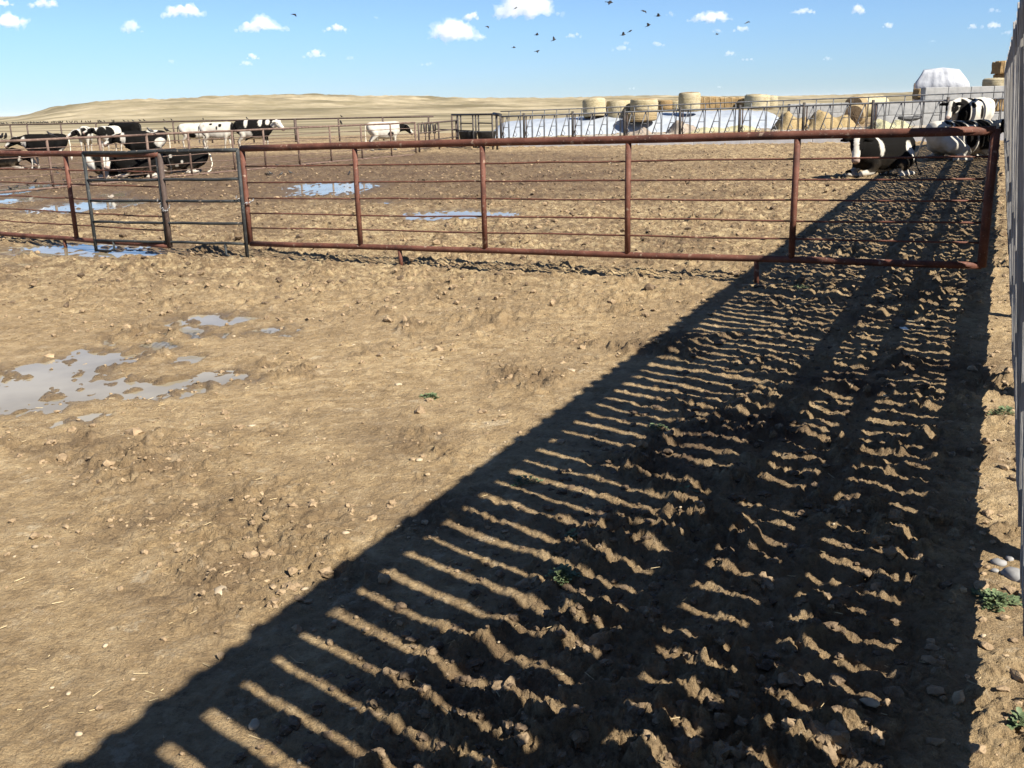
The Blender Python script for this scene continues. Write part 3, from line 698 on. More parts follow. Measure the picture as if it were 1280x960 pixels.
panel('gate_panel', 'long rusty red pipe panel across the middle of the picture', 'gate', A, B, (0, .2, .4, .6, .8, 1), (1.44, 1.585), (.235, .375), M['red'], .042, .034, .032, RODS, .0098, feet=(.265, .76), group=None, endpost=True)
A2, B2 = Vector((-8.1, 15.6, 0)), Vector((-4.57, 13.52, 0))
panel('gate_panel', 'shorter rusty red pipe panel at the left edge behind the green panel', 'gate', A2, B2, (0, .53, 1), (1.37, 1.37), (.17, .165), M['red'], .041, .033, .032, RODS, .0105, feet=(.46,), bend=True, endmat=M['darkpipe'])
A3, B3 = Vector((-5.80, 14.08, 0)), Vector((-3.40, 12.98, 0))
def green_panel():
    root = empty('corral_fence', tuple((A3 + B3) / 2), 'dark green chipped pipe panel between the two red panels', 'gate panel')
    o0 = Vector(root.location)
    def P(f, z): p = A3.lerp(B3, f); return Vector((p.x, p.y, z)) - o0
    zt = lambda f: 1.385 + .045 * f
    for h, r in ((0, .026), (.365, .019), (.64, .018), (.93, .018), (1.19, .018)):
        pts = [P(i / 8, zt(i / 8) - h + random.uniform(-.006, .006)) for i in range(9)]
        MB().tube(pts, r, 10).build('rail', M['green'], root)
    for f in (0, .497, 1):
        MB().tube([P(f, zt(f) + .012), P(f, .7), P(f, .04 if f != .497 else .2)], .024 if f != .497 else .027, 10).build('upright', M['green'], root)
    for f, sg in ((0, 1), (1, -1)):     # rounded foot bends between rail and upright
        MB().tube([P(f + sg * .13, zt(f) - 1.19), P(f + sg * .13, .09), P(f + sg * .10, .055), P(f, .055)], .017, 8).build('foot', M['green'], root)
green_panel()
def chain(p, q, sag, label):
    root = empty('chain', tuple(p), label, 'chain'); n = 11
    for i in range(n):
        f = i / (n - 1); c = p.lerp(q, f) - p; c.z -= sag * 4 * f * (1 - f)
        L = []
        for k in range(9):
            a = 2 * math.pi * k / 8; u = (.020 * math.cos(a), .011 * math.sin(a))
            L.append(Vector((c.x + u[0] * (.9 if i % 2 else .4), c.y + (u[1] if i % 2 else 0), c.z + (u[0] * .5 if i % 2 else u[0] * .8) + (0 if i % 2 else u[1]))))
        MB().tube(L, .004, 5, cap=False).build('link', M['zinc'], root)
chain(Vector((-3.47, 12.98, .84)), Vector((-3.26, 12.99, .80)), .06, 'steel chain holding the green panel to the long red panel')
chain(Vector((-4.66, 13.5, .78)), Vector((-4.5, 13.47, .70)), .1, 'steel chain at the middle upright of the green panel')
chain(Vector((4.42, 9.1, 1.5)), Vector((4.64, 9.05, 1.5)), .03, 'short chain from the red panel end to the board fence')

# mid-distance fence: three joined panels
FA2, FB2 = Vector((-14.6, 21.6, 0)), Vector((-3.62, 41.0, 0))
def frac_for_px(px, A_, B_):
    p = at(px, 180, 1.0) ; t = p.x
    # solve A.x+f(dx) = t*(A.y+f dy)
    return (t * A_.y - A_.x) / ((B_.x - A_.x) - t * (B_.y - A_.y))
mid = [frac_for_px(p, FA2, FB2) for p in (59, 125, 184, 236, 291, 330, 373, 413, 452, 489, 522)]
cuts = [0] + [mid[2], mid[6], 1.0]
for i in range(3):
    f0, f1 = cuts[i], cuts[i + 1]; a = FA2.lerp(FB2, f0); b = FA2.lerp(FB2, f1)
    inn = [(m_ - f0) / (f1 - f0) for m_ in mid if f0 + .004 < m_ < f1 - .004]
    if i == 0: inn = [.08] + inn
    panel('corral_fence', ['nearest brown pipe panel of the middle fence line, at the left edge', 'middle brown pipe panel of the middle fence line', 'farthest brown pipe panel of the middle fence line'][i], 'fence panel', a, b, tuple([0] + inn + [1]),
          (1.31, 1.30), (.09, .07), M['brown'], .034, .03, .032, (.17, .34, .52, .72, .87), .011, feet=(.25, .62), group='panels of the middle fence line')
# far fence with birds
FC, FDp, FE = Vector((-37, 68.5, 0)), Vector((-4.1, 58.5, 0)), Vector((-.42, 43.9, 0))
def far_fence():
    root = empty('pipe_fence', tuple(FC.lerp(FDp, .5)), 'long brown pipe fence at the back of the pen with birds perched on it', 'fence'); o0 = Vector(root.location)
    zt = lambda p: 1.36
    def rail(z, r, n=20):
        MB().tube([FC.lerp(FDp, i / n) + Vector((0, 0, z)) - o0 for i in range(n + 1)], r, 8).build('rail', M['darkpipe'], root)
    rail(1.36, .045); 
    for z in (.95, .6, .25): rail(z, .014)
    for px in (-20, 16, 37, 79, 123, 170, 219, 266, 318, 371, 425, 480, 537, 566):
        f = frac_for_px(px, FC, FDp); p = FC.lerp(FDp, f)
        MB().tube([p - o0 + Vector((0, 0, -.1)), p - o0 + Vector((0, 0, 1.37))], .052 if px != 371 else .09, 8).build('post', M['darkpipe'], root)
far_fence()
def far_gates():
    root = empty('handling_gates', (-1.8, 49, 0), 'dark tall pipe gates joining the feed rail corner', 'gate'); o0 = Vector(root.location)
    A_, B_ = Vector((-3.0, 50.5, 0)), FE
    def P(px, z):
        f = frac_for_px(px, A_, B_); p = A_.lerp(B_, f); return Vector((p.x, p.y, z)) - o0
    def zt(px): return 1.55 - .05 * (620 - px) / 50
    MB().tube([P(566, 1.50), P(622, 1.53)], .045, 8).build('top_rail', M['post'], root)
    for px in (573, 577, 592, 595.5, 599, 616, 621.5):
        MB().tube([P(px, .05), P(px, 1.5)], .05 if px in (573, 621.5) else .035, 8).build('upright', M['post'], root)
    for a, b, z in ((577, 592, 1.12), (599, 616, 1.15), (545, 592, .80), (577, 592, .45), (599, 616, .45)):
        MB().tube([P(a, z), P(b, z)], .028, 6).build('crossbar', M['post'], root)
    MB().tube([P(618, 1.54), P(626, 1.50)], .07, 8).build('latch', M['black'], root)
    root2 = empty('corral_fence', tuple(Vector((-3.3, 46, 0))), 'small dark pipe panel beside the black water troughs', 'fence panel'); o1 = Vector(root2.location)
    A_, B_ = Vector((-3.62, 43, 0)), Vector((-2.55, 47.5, 0))
    def Q(px, z): f = frac_for_px(px, A_, B_); p = A_.lerp(B_, f); return Vector((p.x, p.y, z)) - o1
    for z, r in ((1.22, .035), (.84, .025), (.5, .025), (.2, .025)): MB().tube([Q(524, z), Q(573, z * 1.02)], r, 8).build('rail', M['darkpipe'], root2)
    for px in (524, 549, 571): MB().tube([Q(px, .0), Q(px, 1.24)], .04, 8).build('upright', M['darkpipe'], root2)
far_gates()
def hoop(px, Y, label):
    p = col(px, Y); root = empty('hoop_feeder', tuple(p), label, 'hoop', 'black hoops by the far gates')
    for dx in (-.13, .13):
        MB().tube([(dx - .09, 0, .55), (dx - .06, 0, .95), (dx, 0, 1.12), (dx + .06, 0, .95), (dx + .09, 0, .55)], .035, 6).build('hoop', M['black'], root)
    MB().tube([(0, 0, 0), (0, 0, 1.0)], .03, 6).build('stand', M['darkpipe'], root)
hoop(531.5, 52, 'black bent hoop pair, left of two, behind the small panel'); hoop(543, 52, 'black bent hoop pair, right of two, behind the small panel')
def trough(px, Y, label, L=1.0):
    p = col(px, Y); root = empty('water_trough', tuple(p), label, 'trough', 'black troughs by the far gates')
    mb = MB(); vs = []; fs = []; n = 20
    prof = [(.42, .05), (.5, .45), (.53, .47), (.53, .50), (.47, .50), (.44, .2)]
    for (r_, z_) in prof:
        for k in range(n):
            a = 2 * math.pi * k / n; vs.append((L * r_ * (abs(math.cos(a)) ** .6) * math.copysign(1, math.cos(a)), .5 * r_ * 1.2 * (abs(math.sin(a)) ** .6) * math.copysign(1, math.sin(a)), z_))
    for i in range(len(prof) - 1):
        for k in range(n): fs.append((i * n + k, i * n + (k + 1) % n, (i + 1) * n + (k + 1) % n, (i + 1) * n + k))
    fs.append(tuple(range(n - 1, -1, -1))); fs.append(tuple((len(prof) - 1) * n + k for k in range(n)))
    mb.add(vs, fs, True); b_ = mb.build('tub', M['black'], root)
    b_.location.z = .25
    for sx in (-.36, .36):
        for sy in (-.18, .18): MB().tube([(sx * L, sy, 0), (sx * L, sy, .34)], .03, 6).build('leg', M['black'], root)
trough(585, 47, 'black water trough left of the gate upright', .85); trough(608, 46, 'black water trough next to the feed rail corner', .85)

# ------------------------------------------------------------------ feed rail with headlocks on a concrete curb
def bunk():
    L = (BUNK_B - BUNK_A).length; nb = 7.0
    px_posts = (716, 785, 856, 930, 1010, 1092, 1180)
    fr = [frac_for_px(p, BUNK_A, BUNK_B) for p in px_posts]
    bay = (fr[-1] - fr[0]) * L / 6
    s0 = fr[0] * L - bay; ss = [s0 + i * bay for i in range(10)]
    z_b = lambda s: .395 + .31 * max(0, s) / L
    root = empty('feed_rail', tuple(BUNK_A), 'galvanised feed rail with slanted headlock bars along the back of the pen', 'feed rail'); o0 = Vector(root.location)
    def P(s, z, n_=0): p = BUNK_A + BD * s + BNRM * n_; return Vector((p.x, p.y, z)) - o0
    sL = ss[0] - bay * .5; sR = ss[-1]
    HG = 1.0
    for z, r, nm in ((0, .03, 'bottom_rail'), (HG, .034, 'top_rail'), (HG + .22, .022, 'neck_rail')):
        pts = [P(s, z_b(s) + z + (.02 if not z else 0)) for s in np.linspace(sL, sR, 14)]
        if nm == 'neck_rail':
            e = pts[-1]
            pts += [e + BD * .25 + Vector((0, 0, -.03)), e + BD * .42 + Vector((0, 0, -.15)), e + BD * .48 + Vector((0, 0, -.35))]
        MB().tube(pts, r, 8).build(nm, M['steel'], root)
    for i, s in enumerate([sL] + ss):
        dd = MB().tube([P(s, z_b(s) - .05), P(s, z_b(s) + HG + .12)], .055, 8); dd.build('post', M['post'], root)
        MB().tube([P(s + .12, z_b(s)), P(s + .12, z_b(s) + HG)], .026, 6).build('side_bar', M['darkpipe'], root)
    # one headlock: upright, slanting bar, short crossbar and lower bend
    u = bay / 4
    mb = MB()
    bx = lambda a, z: Vector((BD.x * a, BD.y * a, z))
    mb.tube([bx(.0, 0), bx(0, HG), bx(0, HG + .22)], .019, 6)
    mb.tube([bx(-.44, .06), bx(-.1, HG - .02)], .021, 6)
    mb.tube([bx(-.27, .50), bx(-.06, .50)], .014, 6)
    mb.tube([bx(-.10, HG - .02), bx(-.045, .62), bx(-.05, .0)], .014, 6)
    mb.tube([bx(-.40, .14), bx(-.30, .08), bx(-.22, .16), bx(-.32, .32)], .013, 5)
    me = mb.mesh('headlock', M['steel'])
    for i in range(-2, 36):
        s = ss[0] + (i + .72) * u
        if s > sR: break
        if (i % 4) == 3 and False: continue
        inst('headlock', me, root, P(s, z_b(s) + .02))
    # curb of cast blocks
    r2 = empty('feed_curb', tuple(BUNK_A), 'low pale concrete curb under the feed rail', 'curb'); ang = math.atan2(BD.y, BD.x)
    s = sL - .2; 
    while s < sR + 1:
        w_ = 2.43; c = BUNK_A + BD * (s + w_ / 2) + BNRM * .02; zt_ = z_b(s + w_ / 2) - .03; zb_ = float(zg(c.x)) - .2
        MB().box((0, 0, 0), (w_ - .012, .22, zt_ - zb_), 0, .015, .002).build('block', M['curb'], r2, (c.x - o0.x, c.y - o0.y, (zt_ + zb_) / 2), ang)
        s += w_
bunk()

# ------------------------------------------------------------------ bales
def bale_mat(name, a, b_, c, net):
    m, t, bs = nmat(name, .9, .15)
    v = mapped(t, (1, 1, 1)); vz = mapped(t, (1, 1, 6)); n = noise(t, vz, 6, 6, .7); n2 = noise(t, v, 2.2, 5, .6); n3 = noise(t, v, 24, 4, .7)
    cc = ramp(t, n, [(.34, a), (.5, b_), (.66, c)]); cc = mixc(t, ramp(t, n2, [(.35, (.7, .7, .7)), (.6, (0, 0, 0))]), cc, net)
    cc = mixc(t, ramp(t, n3, [(.35, (.5, .5, .5)), (.5, (0, 0, 0))]), cc, mixc(t, .6, cc, (.1, .07, .03)))
    t.links.new(cc, bs.inputs['Base Color']); bump(t, bs, n3, .8, .04); return m
M['bale_green'] = bale_mat('pale_green_netted_hay', (.20, .165, .09), (.33, .275, .165), (.44, .38, .24), (.38, .335, .235))
M['bale_tan'] = bale_mat('tan_hay', (.16, .115, .06), (.26, .195, .105), (.34, .27, .16), (.24, .18, .10))
M['bale_brown'] = bale_mat('brown_straw', (.13, .085, .04), (.25, .165, .075), (.36, .25, .12), (.2, .13, .06))
M['bale_core'] = bale_mat('weathered_bale_end', (.09, .06, .035), (.16, .115, .07), (.22, .16, .10), (.13, .09, .055))
M['heap_hay'] = bale_mat('loose_yellow_hay', (.18, .125, .055), (.29, .215, .11), (.37, .29, .16), (.26, .19, .09))
M['heap_feed'] = bale_mat('pale_chopped_feed', (.26, .235, .13), (.38, .35, .21), (.46, .43, .28), (.34, .32, .19))
def round_bale(px, Y, zc, dia, wid, mat, label, axis='z', tilt=0.0, turn=0.0, end=None, group='round hay bales', X=None):
    root = empty('round_bale', tuple(at(px, 140, Y).xy) + (0,), label, 'hay bale', group); root.location.z = zc
    n = 30; R_ = dia / 2; vs = []; fs = []; prof = []
    for i in range(13):
        f = i / 12 * 2 - 1; e = abs(f) ** 8; prof.append((R_ * (1 - .10 * e) * (1 + .018 * math.sin(i * 2.3 + px)), f * wid / 2))
    seed = px * .37
    for r_, z_ in prof:
        for k in range(n):
            a = 2 * math.pi * k / n; rr = r_ * (1 + .035 * mnoise.noise(Vector((math.cos(a) * 2 + seed, math.sin(a) * 2, z_ * 2.5))) + .012 * random.uniform(-1, 1))
            vs.append((rr * math.cos(a), rr * math.sin(a), z_))
    for i in range(12):
        for k in range(n): fs.append((i * n + k, i * n + (k + 1) % n, (i + 1) * n + (k + 1) % n, (i + 1) * n + k))
    b1 = MB().add(vs, fs, True).build('wrap', mat, root)
    cap = MB()
    for sg, o_ in ((-1, 0), (1, 12 * n)):
        ring = [Vector(vs[o_ + k]) * 1.0 for k in range(n)]; cv = [Vector(q) for q in ring]; m1 = []
        for f2 in (.75, .45, .15):
            m1.append([Vector((q.x * f2, q.y * f2, q.z + sg * (.03 * (1 - f2) + .025 * random.uniform(-1, 1)))) for q in ring])
        al = cv + m1[0] + m1[1] + m1[2]; ff = []
        for i in range(3):
            for k in range(n): q = (i * n + k, i * n + (k + 1) % n, (i + 1) * n + (k + 1) % n, (i + 1) * n + k); ff.append(q if sg > 0 else q[::-1])
        q = tuple(3 * n + k for k in range(n)); ff.append(q if sg > 0 else q[::-1]); cap.add(al, ff, True)
    b2 = cap.build('end_face', end or M['bale_tan'], root)
    if axis == 'z': root.rotation_euler = (0, tilt, turn)
    else: root.rotation_euler = Matrix.Rotation(turn, 3, 'Z').to_4x4().to_euler(); 
    if axis != 'z':
        m_ = Matrix.Rotation(turn, 3, 'Z') @ Matrix.Rotation(R(90), 3, 'X'); root.rotation_euler = m_.to_euler()
    return root
def zpx(px, py, Y): return at(px, py, Y).z
Yb = 61
def up_bale(px, y0, y1, w_, mat, label, tilt=0, end=None, Y=Yb):
    a, b_ = zpx(px, y0, Y), zpx(px, y1, Y); round_bale(px, Y, (a + b_) / 2, w_ / FPX * Y * 1.02, a - b_, mat, label, 'z', tilt, px * .1, end)
up_bale(743, 124, 146, 28, M['bale_green'], 'pale green round bale tilted to the right, leftmost on the white sheet', -.13, M['bale_brown'])
up_bale(773.5, 126, 150, 29, M['bale_green'], 'squat pale round bale second from the left on the white sheet', .03, M['bale_tan'])
up_bale(805, 124, 139, 33, M['bale_green'], 'wide round bale with a ragged brown top, third from the left', .04, M['bale_brown'], 60)
up_bale(800, 140, 151, 40, M['bale_tan'], 'flattened tan bale below the ragged brown topped bale', .03, None, 59)
up_bale(831, 125.5, 137, 18, M['bale_brown'], 'small brown bale behind the ragged topped bale', 0, None, 68)
up_bale(845, 126, 137, 17, M['bale_green'], 'small pale bale left of the tallest round bale', 0, None, 69)
up_bale(861.5, 116, 139, 26, M['bale_green'], 'tallest upright round bale on the white sheet', .02, M['bale_brown'], 60)
up_bale(946, 118.5, 136, 30, M['bale_green'], 'rounded pale bale with dark rim right of the brown square bales', .05, M['bale_brown'], 64)
up_bale(962, 120, 136, 18, M['bale_green'], 'pale green bale rightmost of the upright bales', .0, M['bale_green'], 68)
def square_bale(px0, px1, y0, y1, Y, mat, label, dep=1.2, turn=0.0, group='square bales'):
    p0, p1 = at(px0, y1, Y), at(px1, y1, Y); zt_, zb_ = zpx((px0 + px1) / 2, y0, Y), zpx((px0 + px1) / 2, y1, Y)
    root = empty('square_bale', ((p0.x + p1.x) / 2, Y, (zt_ + zb_) / 2), label, 'straw bale', group)
    w_, h_ = p1.x - p0.x, zt_ - zb_; nx, nz, ny = 14, 10, 8; vs = []; fs = []
    import bmesh
    bm = bmesh.new(); bmesh.ops.create_cube(bm, size=1); bmesh.ops.subdivide_edges(bm, edges=bm.edges[:], cuts=9, use_grid_fill=True)
    for v_ in bm.verts:
        c = v_.co; e = sum(abs(q) > .47 for q in c); k = .985 if e >= 2 else 1
        n_ = mnoise.noise(Vector((c.x * w_ * 3, c.y * dep * 3, c.z * h_ * 3)) + Vector((px0, 0, 0)))
        v_.co = Vector((c.x * w_ * k, c.y * dep * k, c.z * h_ * k)) + c.normalized() * n_ * .07 + Vector((0, 0, .04 * random.uniform(-1, 1) if c.z > .45 else 0))
    me = bpy.data.meshes.new('straw_block'); bm.to_mesh(me); bm.free(); me.materials.append(mat); o = inst('straw_block', me, root)
    for t_ in (-.3, 0, .3):
        MB().tube([(t_ * w_, -dep / 2 - .035, -h_ / 2), (t_ * w_, -dep / 2 - .04, 0), (t_ * w_, -dep / 2 - .035, h_ / 2 + .03), (t_ * w_, dep / 2, h_ / 2 + .04)], .012, 4).build('twine', M['straw'], root)
    root.rotation_euler.z = turn; return root
square_bale(873, 898, 122, 135.5, 66, M['bale_brown'], 'brown square bale directly right of the tallest round bale')
square_bale(898, 927, 122.5, 135.5, 66, M['bale_brown'], 'longer brown square bale in the middle of the brown row')
square_bale(925, 936, 124, 135, 65, M['bale_brown'], 'short brown square bale at the right end of the row')
square_bale(1244, 1268, 77, 92, 62, M['bale_brown'], 'brown square bale, upper one of the stack beside the board fence')
square_bale(1246, 1268, 92.2, 106, 62.2, M['bale_brown'], 'brown square bale, lower one of the stack beside the board fence')
square_bale(1143.5, 1151, 112, 124, 53, M['bale_brown'], 'small brown square bale at the left end of the block wall top', .8)
square_bale(1240, 1262, 124, 138, 49.5, M['bale_brown'], 'dark straw bale behind the striped cow', 1)
round_bale(1242, 58, zpx(1242, 104, 58) - .0, 1.45, .5, M['bale_green'], 'flat green round bale lying behind the block wall', 'z', 0, 0, M['bale_green'])
# row of round bales on their sides
rowT = R(-37)
for i in range(5):
    p = at(1070, 140, 74)
    o = round_bale(1070, 74, 1.24, 1.5, 1.2, M['bale_green'] if i else M['bale_tan'], 'round bale on its side, ' + ['nearest', 'second', 'third', 'fourth', 'farthest'][i] + ' in the row behind the feed rail', 'y', 0, rowT, M['bale_core'])
    o.location.x, o.location.y = p.x + .74 * i, p.y + .98 * i
o = round_bale(1070, 58, .3 + .6, 1.2, 1.15, M['bale_tan'], 'single tan round bale on the ground in front of the bale row', 'y', 0, R(-30), M['bale_core'])

# white plastic covered silage pile
def ridge_heap(name, p0, p1, wid, hfun, mat, label, cat=None, kind=None, nx=90, ny=26, wr=.05, sharp=.55, sc_=1.6, edge=.06, group=None):
    p0, p1 = Vector(p0), Vector(p1); d = (p1 - p0); L = d.length; d.normalize(); n_ = Vector((-d.y, d.x, 0))
    X = np.zeros((ny + 1, nx + 1)); Y = X.copy(); Z = X.copy()
    for j in range(nx + 1):
        for i in range(ny + 1):
            u, v = j / nx, i / ny * 2 - 1
            en = min(1, min(u, 1 - u) / edge) if edge else 1; en = math.sin(en * math.pi / 2) ** .7
            h = hfun(u) * en * (1 - abs(v) ** (1 / sharp * 1.6)) ** .9
            q = p0 + d * (u * L) + n_ * (v * wid / 2 * (.85 + .15 * en)); X[i, j], Y[i, j] = q.x, q.y
            b_ = zg(q.x) - .02
            Z[i, j] = b_ + h
    nz = fbm(X * sc_ * .8, Y * sc_ * .8, 4, 301) * wr * 2 + np.abs(fbm(X * sc_ * 2, Y * sc_ * 1.0, 3, 305)) * wr; base = zg(X) - .02
    Z += nz * np.clip((Z - base) * 3, 0, 1)
    o = grid_mesh(name, X, Y, Z, mat); tag(o, label, cat, group, kind); return o
M['sheet'] = simple('white_plastic_sheet', [(.3, (.25, .275, .305)), (.6, (.32, .345, .375))], ns=1.5, rough=.45, spec=.4, bs=.5, bd=.06, fine=3)
hs = lambda u: .80 + .26 * math.sin(u * 2.9) + .03 * math.sin(u * 17)
pa, pb = at(615, 150, 62), at(985, 150, 60)
ridge_heap('silage_pile', (pa.x, 63.5, 0), (pb.x, 61.5, 0), 8.0, hs, M['sheet'], 'long low silage pile under white plastic sheet', 'silage pile', wr=.05)
M['gravelheap'] = simple('grey_brown_soil', [(.3, (.17, .135, .10)), (.6, (.27, .22, .17))], ns=4, bs=.8, bd=.04)
def heap(px, Y, wpx, h, mat, label, dep=2.0, wr=.1):
    p = at(px, 150, Y); w_ = wpx / FPX * Y
    return ridge_heap('feed_heap', (p.x - w_ / 2, Y, 0), (p.x + w_ / 2, Y, 0), dep, lambda u: h * (.75 + .25 * math.sin(u * 9 + px)), mat, label, 'heap', None, 36, 18, wr, .7, 2.2, .45)
heap(853, 56.5, 38, .75, M['gravelheap'], 'small grey brown soil heap in front of the white sheet')
heap(800, 56.5, 36, .35, M['gravelheap'], 'low grey brown soil heap below the tilted bales')
heap(905, 56, 90, .35, M['heap_feed'], 'low pale heap of spilled feed along the white sheet')
heap(992, 55, 46, 1.05, M['heap_hay'], 'golden loose hay heap right of the white sheet')
heap(1036, 54.5, 60, 1.05, M['heap_hay'], 'yellow loose hay heap left of the lying round bale')
heap(1112, 50, 48, .55, M['heap_feed'], 'pale chopped feed heap in front of the concrete blocks')
heap(905, 52.5, 130, .16, M['heap_hay'], 'thin spill of straw along the feed alley', 1.6)
# concrete block walls
def block_wall(name, px0, px1, Y, rows, bw, bh, label, skip=(), dy=0.0, z0=None):
    p = at(px0, 150, Y); q = at(px1, 150, Y); root = empty(name, (p.x, Y, float(zg(p.x))), label, 'block wall'); L = q.x - p.x
    me = {}
    for r_ in range(rows):
        x = -(bw / 2 if r_ % 2 else 0)
        while x < L - .05:
            a, b_ = max(x, 0), min(x + bw, L)
            if b_ - a > .2 and (r_, round(a / bw)) not in skip:
                MB().box((0, 0, 0), (b_ - a - .014, .6, bh - .012), 0, .02, .004).build('block', M['concrete'], root, ((a + b_) / 2, random.uniform(-.015, .015), r_ * bh + bh / 2), 0)
            x += bw
    return root
block_wall('block_wall', 1093, 1150, 51.9, 2, 1.16, .60, 'lower block wall left of the taller block wall')
block_wall('block_wall', 1150.5, 1290, 52, 3, 1.14, .62, 'taller grey concrete block wall behind the striped cow')
block_wall('block_wall', 985, 1058, 66, 2, 1.3, .6, 'distant low block wall behind the yellow hay')
def strip(px, y_, Y, w_, label):
    p = at(px, y_, Y); root = empty('rubber_belt', tuple(p), label, 'rubber belt'); L = w_ / FPX * Y
    MB().tube([(-L / 2, 0, .06), (-L / 4, 0, .01), (0, .05, -.01), (L / 4, 0, .02), (L / 2, 0, .09)], [.05, .1, .12, .1, .05], 8).build('belt', M['black'], root)
strip(1138, 148.5, 50.5, 30, 'black rubber belt lying against the lower block wall')

# tarp-covered stack behind the wall
def tarp_stack():
    m, t, b = nmat('white_mesh_tarp', .6, .3)
    v = mapped(t, (1, 1, 1)); n = noise(t, v, 1.2, 6, .6)
    t.links.new(ramp(t, n, [(.35, (.28, .29, .31)), (.6, (.42, .43, .45))]), b.inputs['Base Color']); bump(t, b, noise(t, v, 5, 5), .5, .05)
    Y = 57.0; p = at(1177.5, 110, Y); w_ = 58 / FPX * Y; zt_ = zpx(1176, 84, Y); root = empty('covered_stack', (p.x, Y, 0), 'tall stack draped in white tarp behind the block wall', 'covered stack', None, R(-22)); w_ = 2.75
    n_a, n_z = 72, 22; vs = []; fs = []
    for i in range(n_z + 1):
        f = i / n_z; z_ = f * zt_
        for k in range(n_a):
            a = 2 * math.pi * k / n_a; ca, sa = math.cos(a), math.sin(a)
            sq = (abs(ca) ** 5 + abs(sa) ** 5) ** (-.2)
            tp = 1.0 if f < .72 else (1 - .42 * ((f - .72) / .26) if f < .98 else .58 - (f - .98) * 28)
            tp = max(tp, .02)
            fold = 1 + (.03 * math.sin(a * 7 + 1.2 * math.sin(f * 5) + f * 2) + .022 * math.sin(a * 21 + f * 4)) * (.3 + .7 * min(1, f * 1.5))
            xs = -.10 * w_ * max(0, f - .6)
            vs.append((ca * sq * w_ / 2 * tp * fold + xs, sa * sq * .8 * tp * fold, z_ + (.03 * math.sin(a * 9) if f < 1 else 0)))
    for i in range(n_z):
        for k in range(n_a): fs.append((i * n_a + k, i * n_a + (k + 1) % n_a, (i + 1) * n_a + (k + 1) % n_a, (i + 1) * n_a + k))
    fs.append(tuple(n_z * n_a + k for k in range(n_a)))
    vs = [(x_ + .05 * mnoise.noise(Vector((x_, y_, z_)) * 1.4), y_ + .06 * mnoise.noise(Vector((x_, y_, z_)) * 1.3 + Vector((5, 0, 0))), z_ + .07 * mnoise.noise(Vector((x_ * 1.6, y_, 0))) * (z_ / zt_)) for x_, y_, z_ in vs]
    MB().add(vs, fs, True).build('tarp', m, root)
    MB().tube([(-w_ * .53, -.8, 0), (-w_ * .51, -.75, zt_ * .76)], .035, 6).build('pole', M['darkpipe'], root)
tarp_stack()

# ------------------------------------------------------------------ cows
def coat_mat(name, dark=(.0055, .005, .0045), light=(.42, .395, .345)):
    m, t, b = nmat(name, .85, .05)
    a = N(t, 'ShaderNodeAttribute', attribute_name='coat'); pk = N(t, 'ShaderNodeAttribute', attribute_name='skin'); dt = N(t, 'ShaderNodeAttribute', attribute_name='dirt')
    v = mapped(t, (1, 1, 1)); n = noise(t, v, 7, 5, .6)
    lc = mixc(t, ramp(t, n, [(.45, (0, 0, 0)), (.75, (.6, .6, .6))]), light, (light[0] * .72, light[1] * .66, light[2] * .55))
    c = mixc(t, a.outputs['Fac'], lc, dark)
    c = mixc(t, pk.outputs['Fac'], c, (.24, .16, .13))
    c = mixc(t, mth(t, 'MULTIPLY', dt.outputs['Fac'], ramp(t, n, [(.3, (.2, .2, .2)), (.6, (1, 1, 1))])), c, (.16, .115, .07))
    t.links.new(c, b.inputs['Base Color']); bump(t, b, noise(t, v, 90, 2), .3, .004); return m
M['coat'] = coat_mat('holstein_coat')
M['hoof'] = simple('hoof_horn', [(.3, (.05, .04, .03)), (.7, (.1, .08, .06))], rough=.6)
M['udder'] = simple('udder_skin', [(.3, (.45, .30, .24)), (.7, (.55, .38, .3))], rough=.6)
M['eye'] = simple('dark_eye', [(.3, (.008, .006, .005)), (.7, (.015, .01, .01))], rough=.15)
M['tagy'] = simple('yellow_tag', [(.3, (.6, .42, .05)), (.7, (.7, .5, .07))], rough=.5)
def loft(mb, rings, n=18, p=2.3):
    """rings: (centre, forward dir, half height, half width[, up])"""
    vs = []; fs = []
    for c, d, hh, hw in rings:
        d = Vector(d).normalized(); s = Vector((0, 0, 1)).cross(d)
        if s.length < .2: s = Vector((0, 1, 0))
        s.normalize(); u = d.cross(s).normalized()
        for k in range(n):
            a = 2 * math.pi * k / n; ca, sa = math.cos(a), math.sin(a)
            e = (abs(ca) ** p + abs(sa) ** p) ** (-1 / p)
            vs.append(Vector(c) + s * (ca * e * hw) + u * (sa * e * hh))
    for i in range(len(rings) - 1):
        for k in range(n): fs.append((i * n + k, i * n + (k + 1) % n, (i + 1) * n + (k + 1) % n, (i + 1) * n + k))
    m = len(rings) - 1
    fs.append(tuple(range(n - 1, -1, -1))); fs.append(tuple(m * n + k for k in range(n))); mb.add(vs, fs)
def remeshed(mb, voxel, smooth_it=4):
    me = mb.mesh('tmpbody', None); o = bpy.data.objects.new('tmpbody', me); C.objects.link(o)
    r_ = o.modifiers.new('r', 'REMESH'); r_.mode = 'VOXEL'; r_.voxel_size = voxel; r_.use_smooth_shade = True
    s_ = o.modifiers.new('s', 'SMOOTH'); s_.iterations = smooth_it; s_.factor = .5
    dg = bpy.context.evaluated_depsgraph_get(); out = bpy.data.meshes.new_from_object(o.evaluated_get(dg)); bpy.data.objects.remove(o); bpy.data.meshes.remove(me)
    out.polygons.foreach_set('use_smooth', [True] * len(out.polygons)); return out
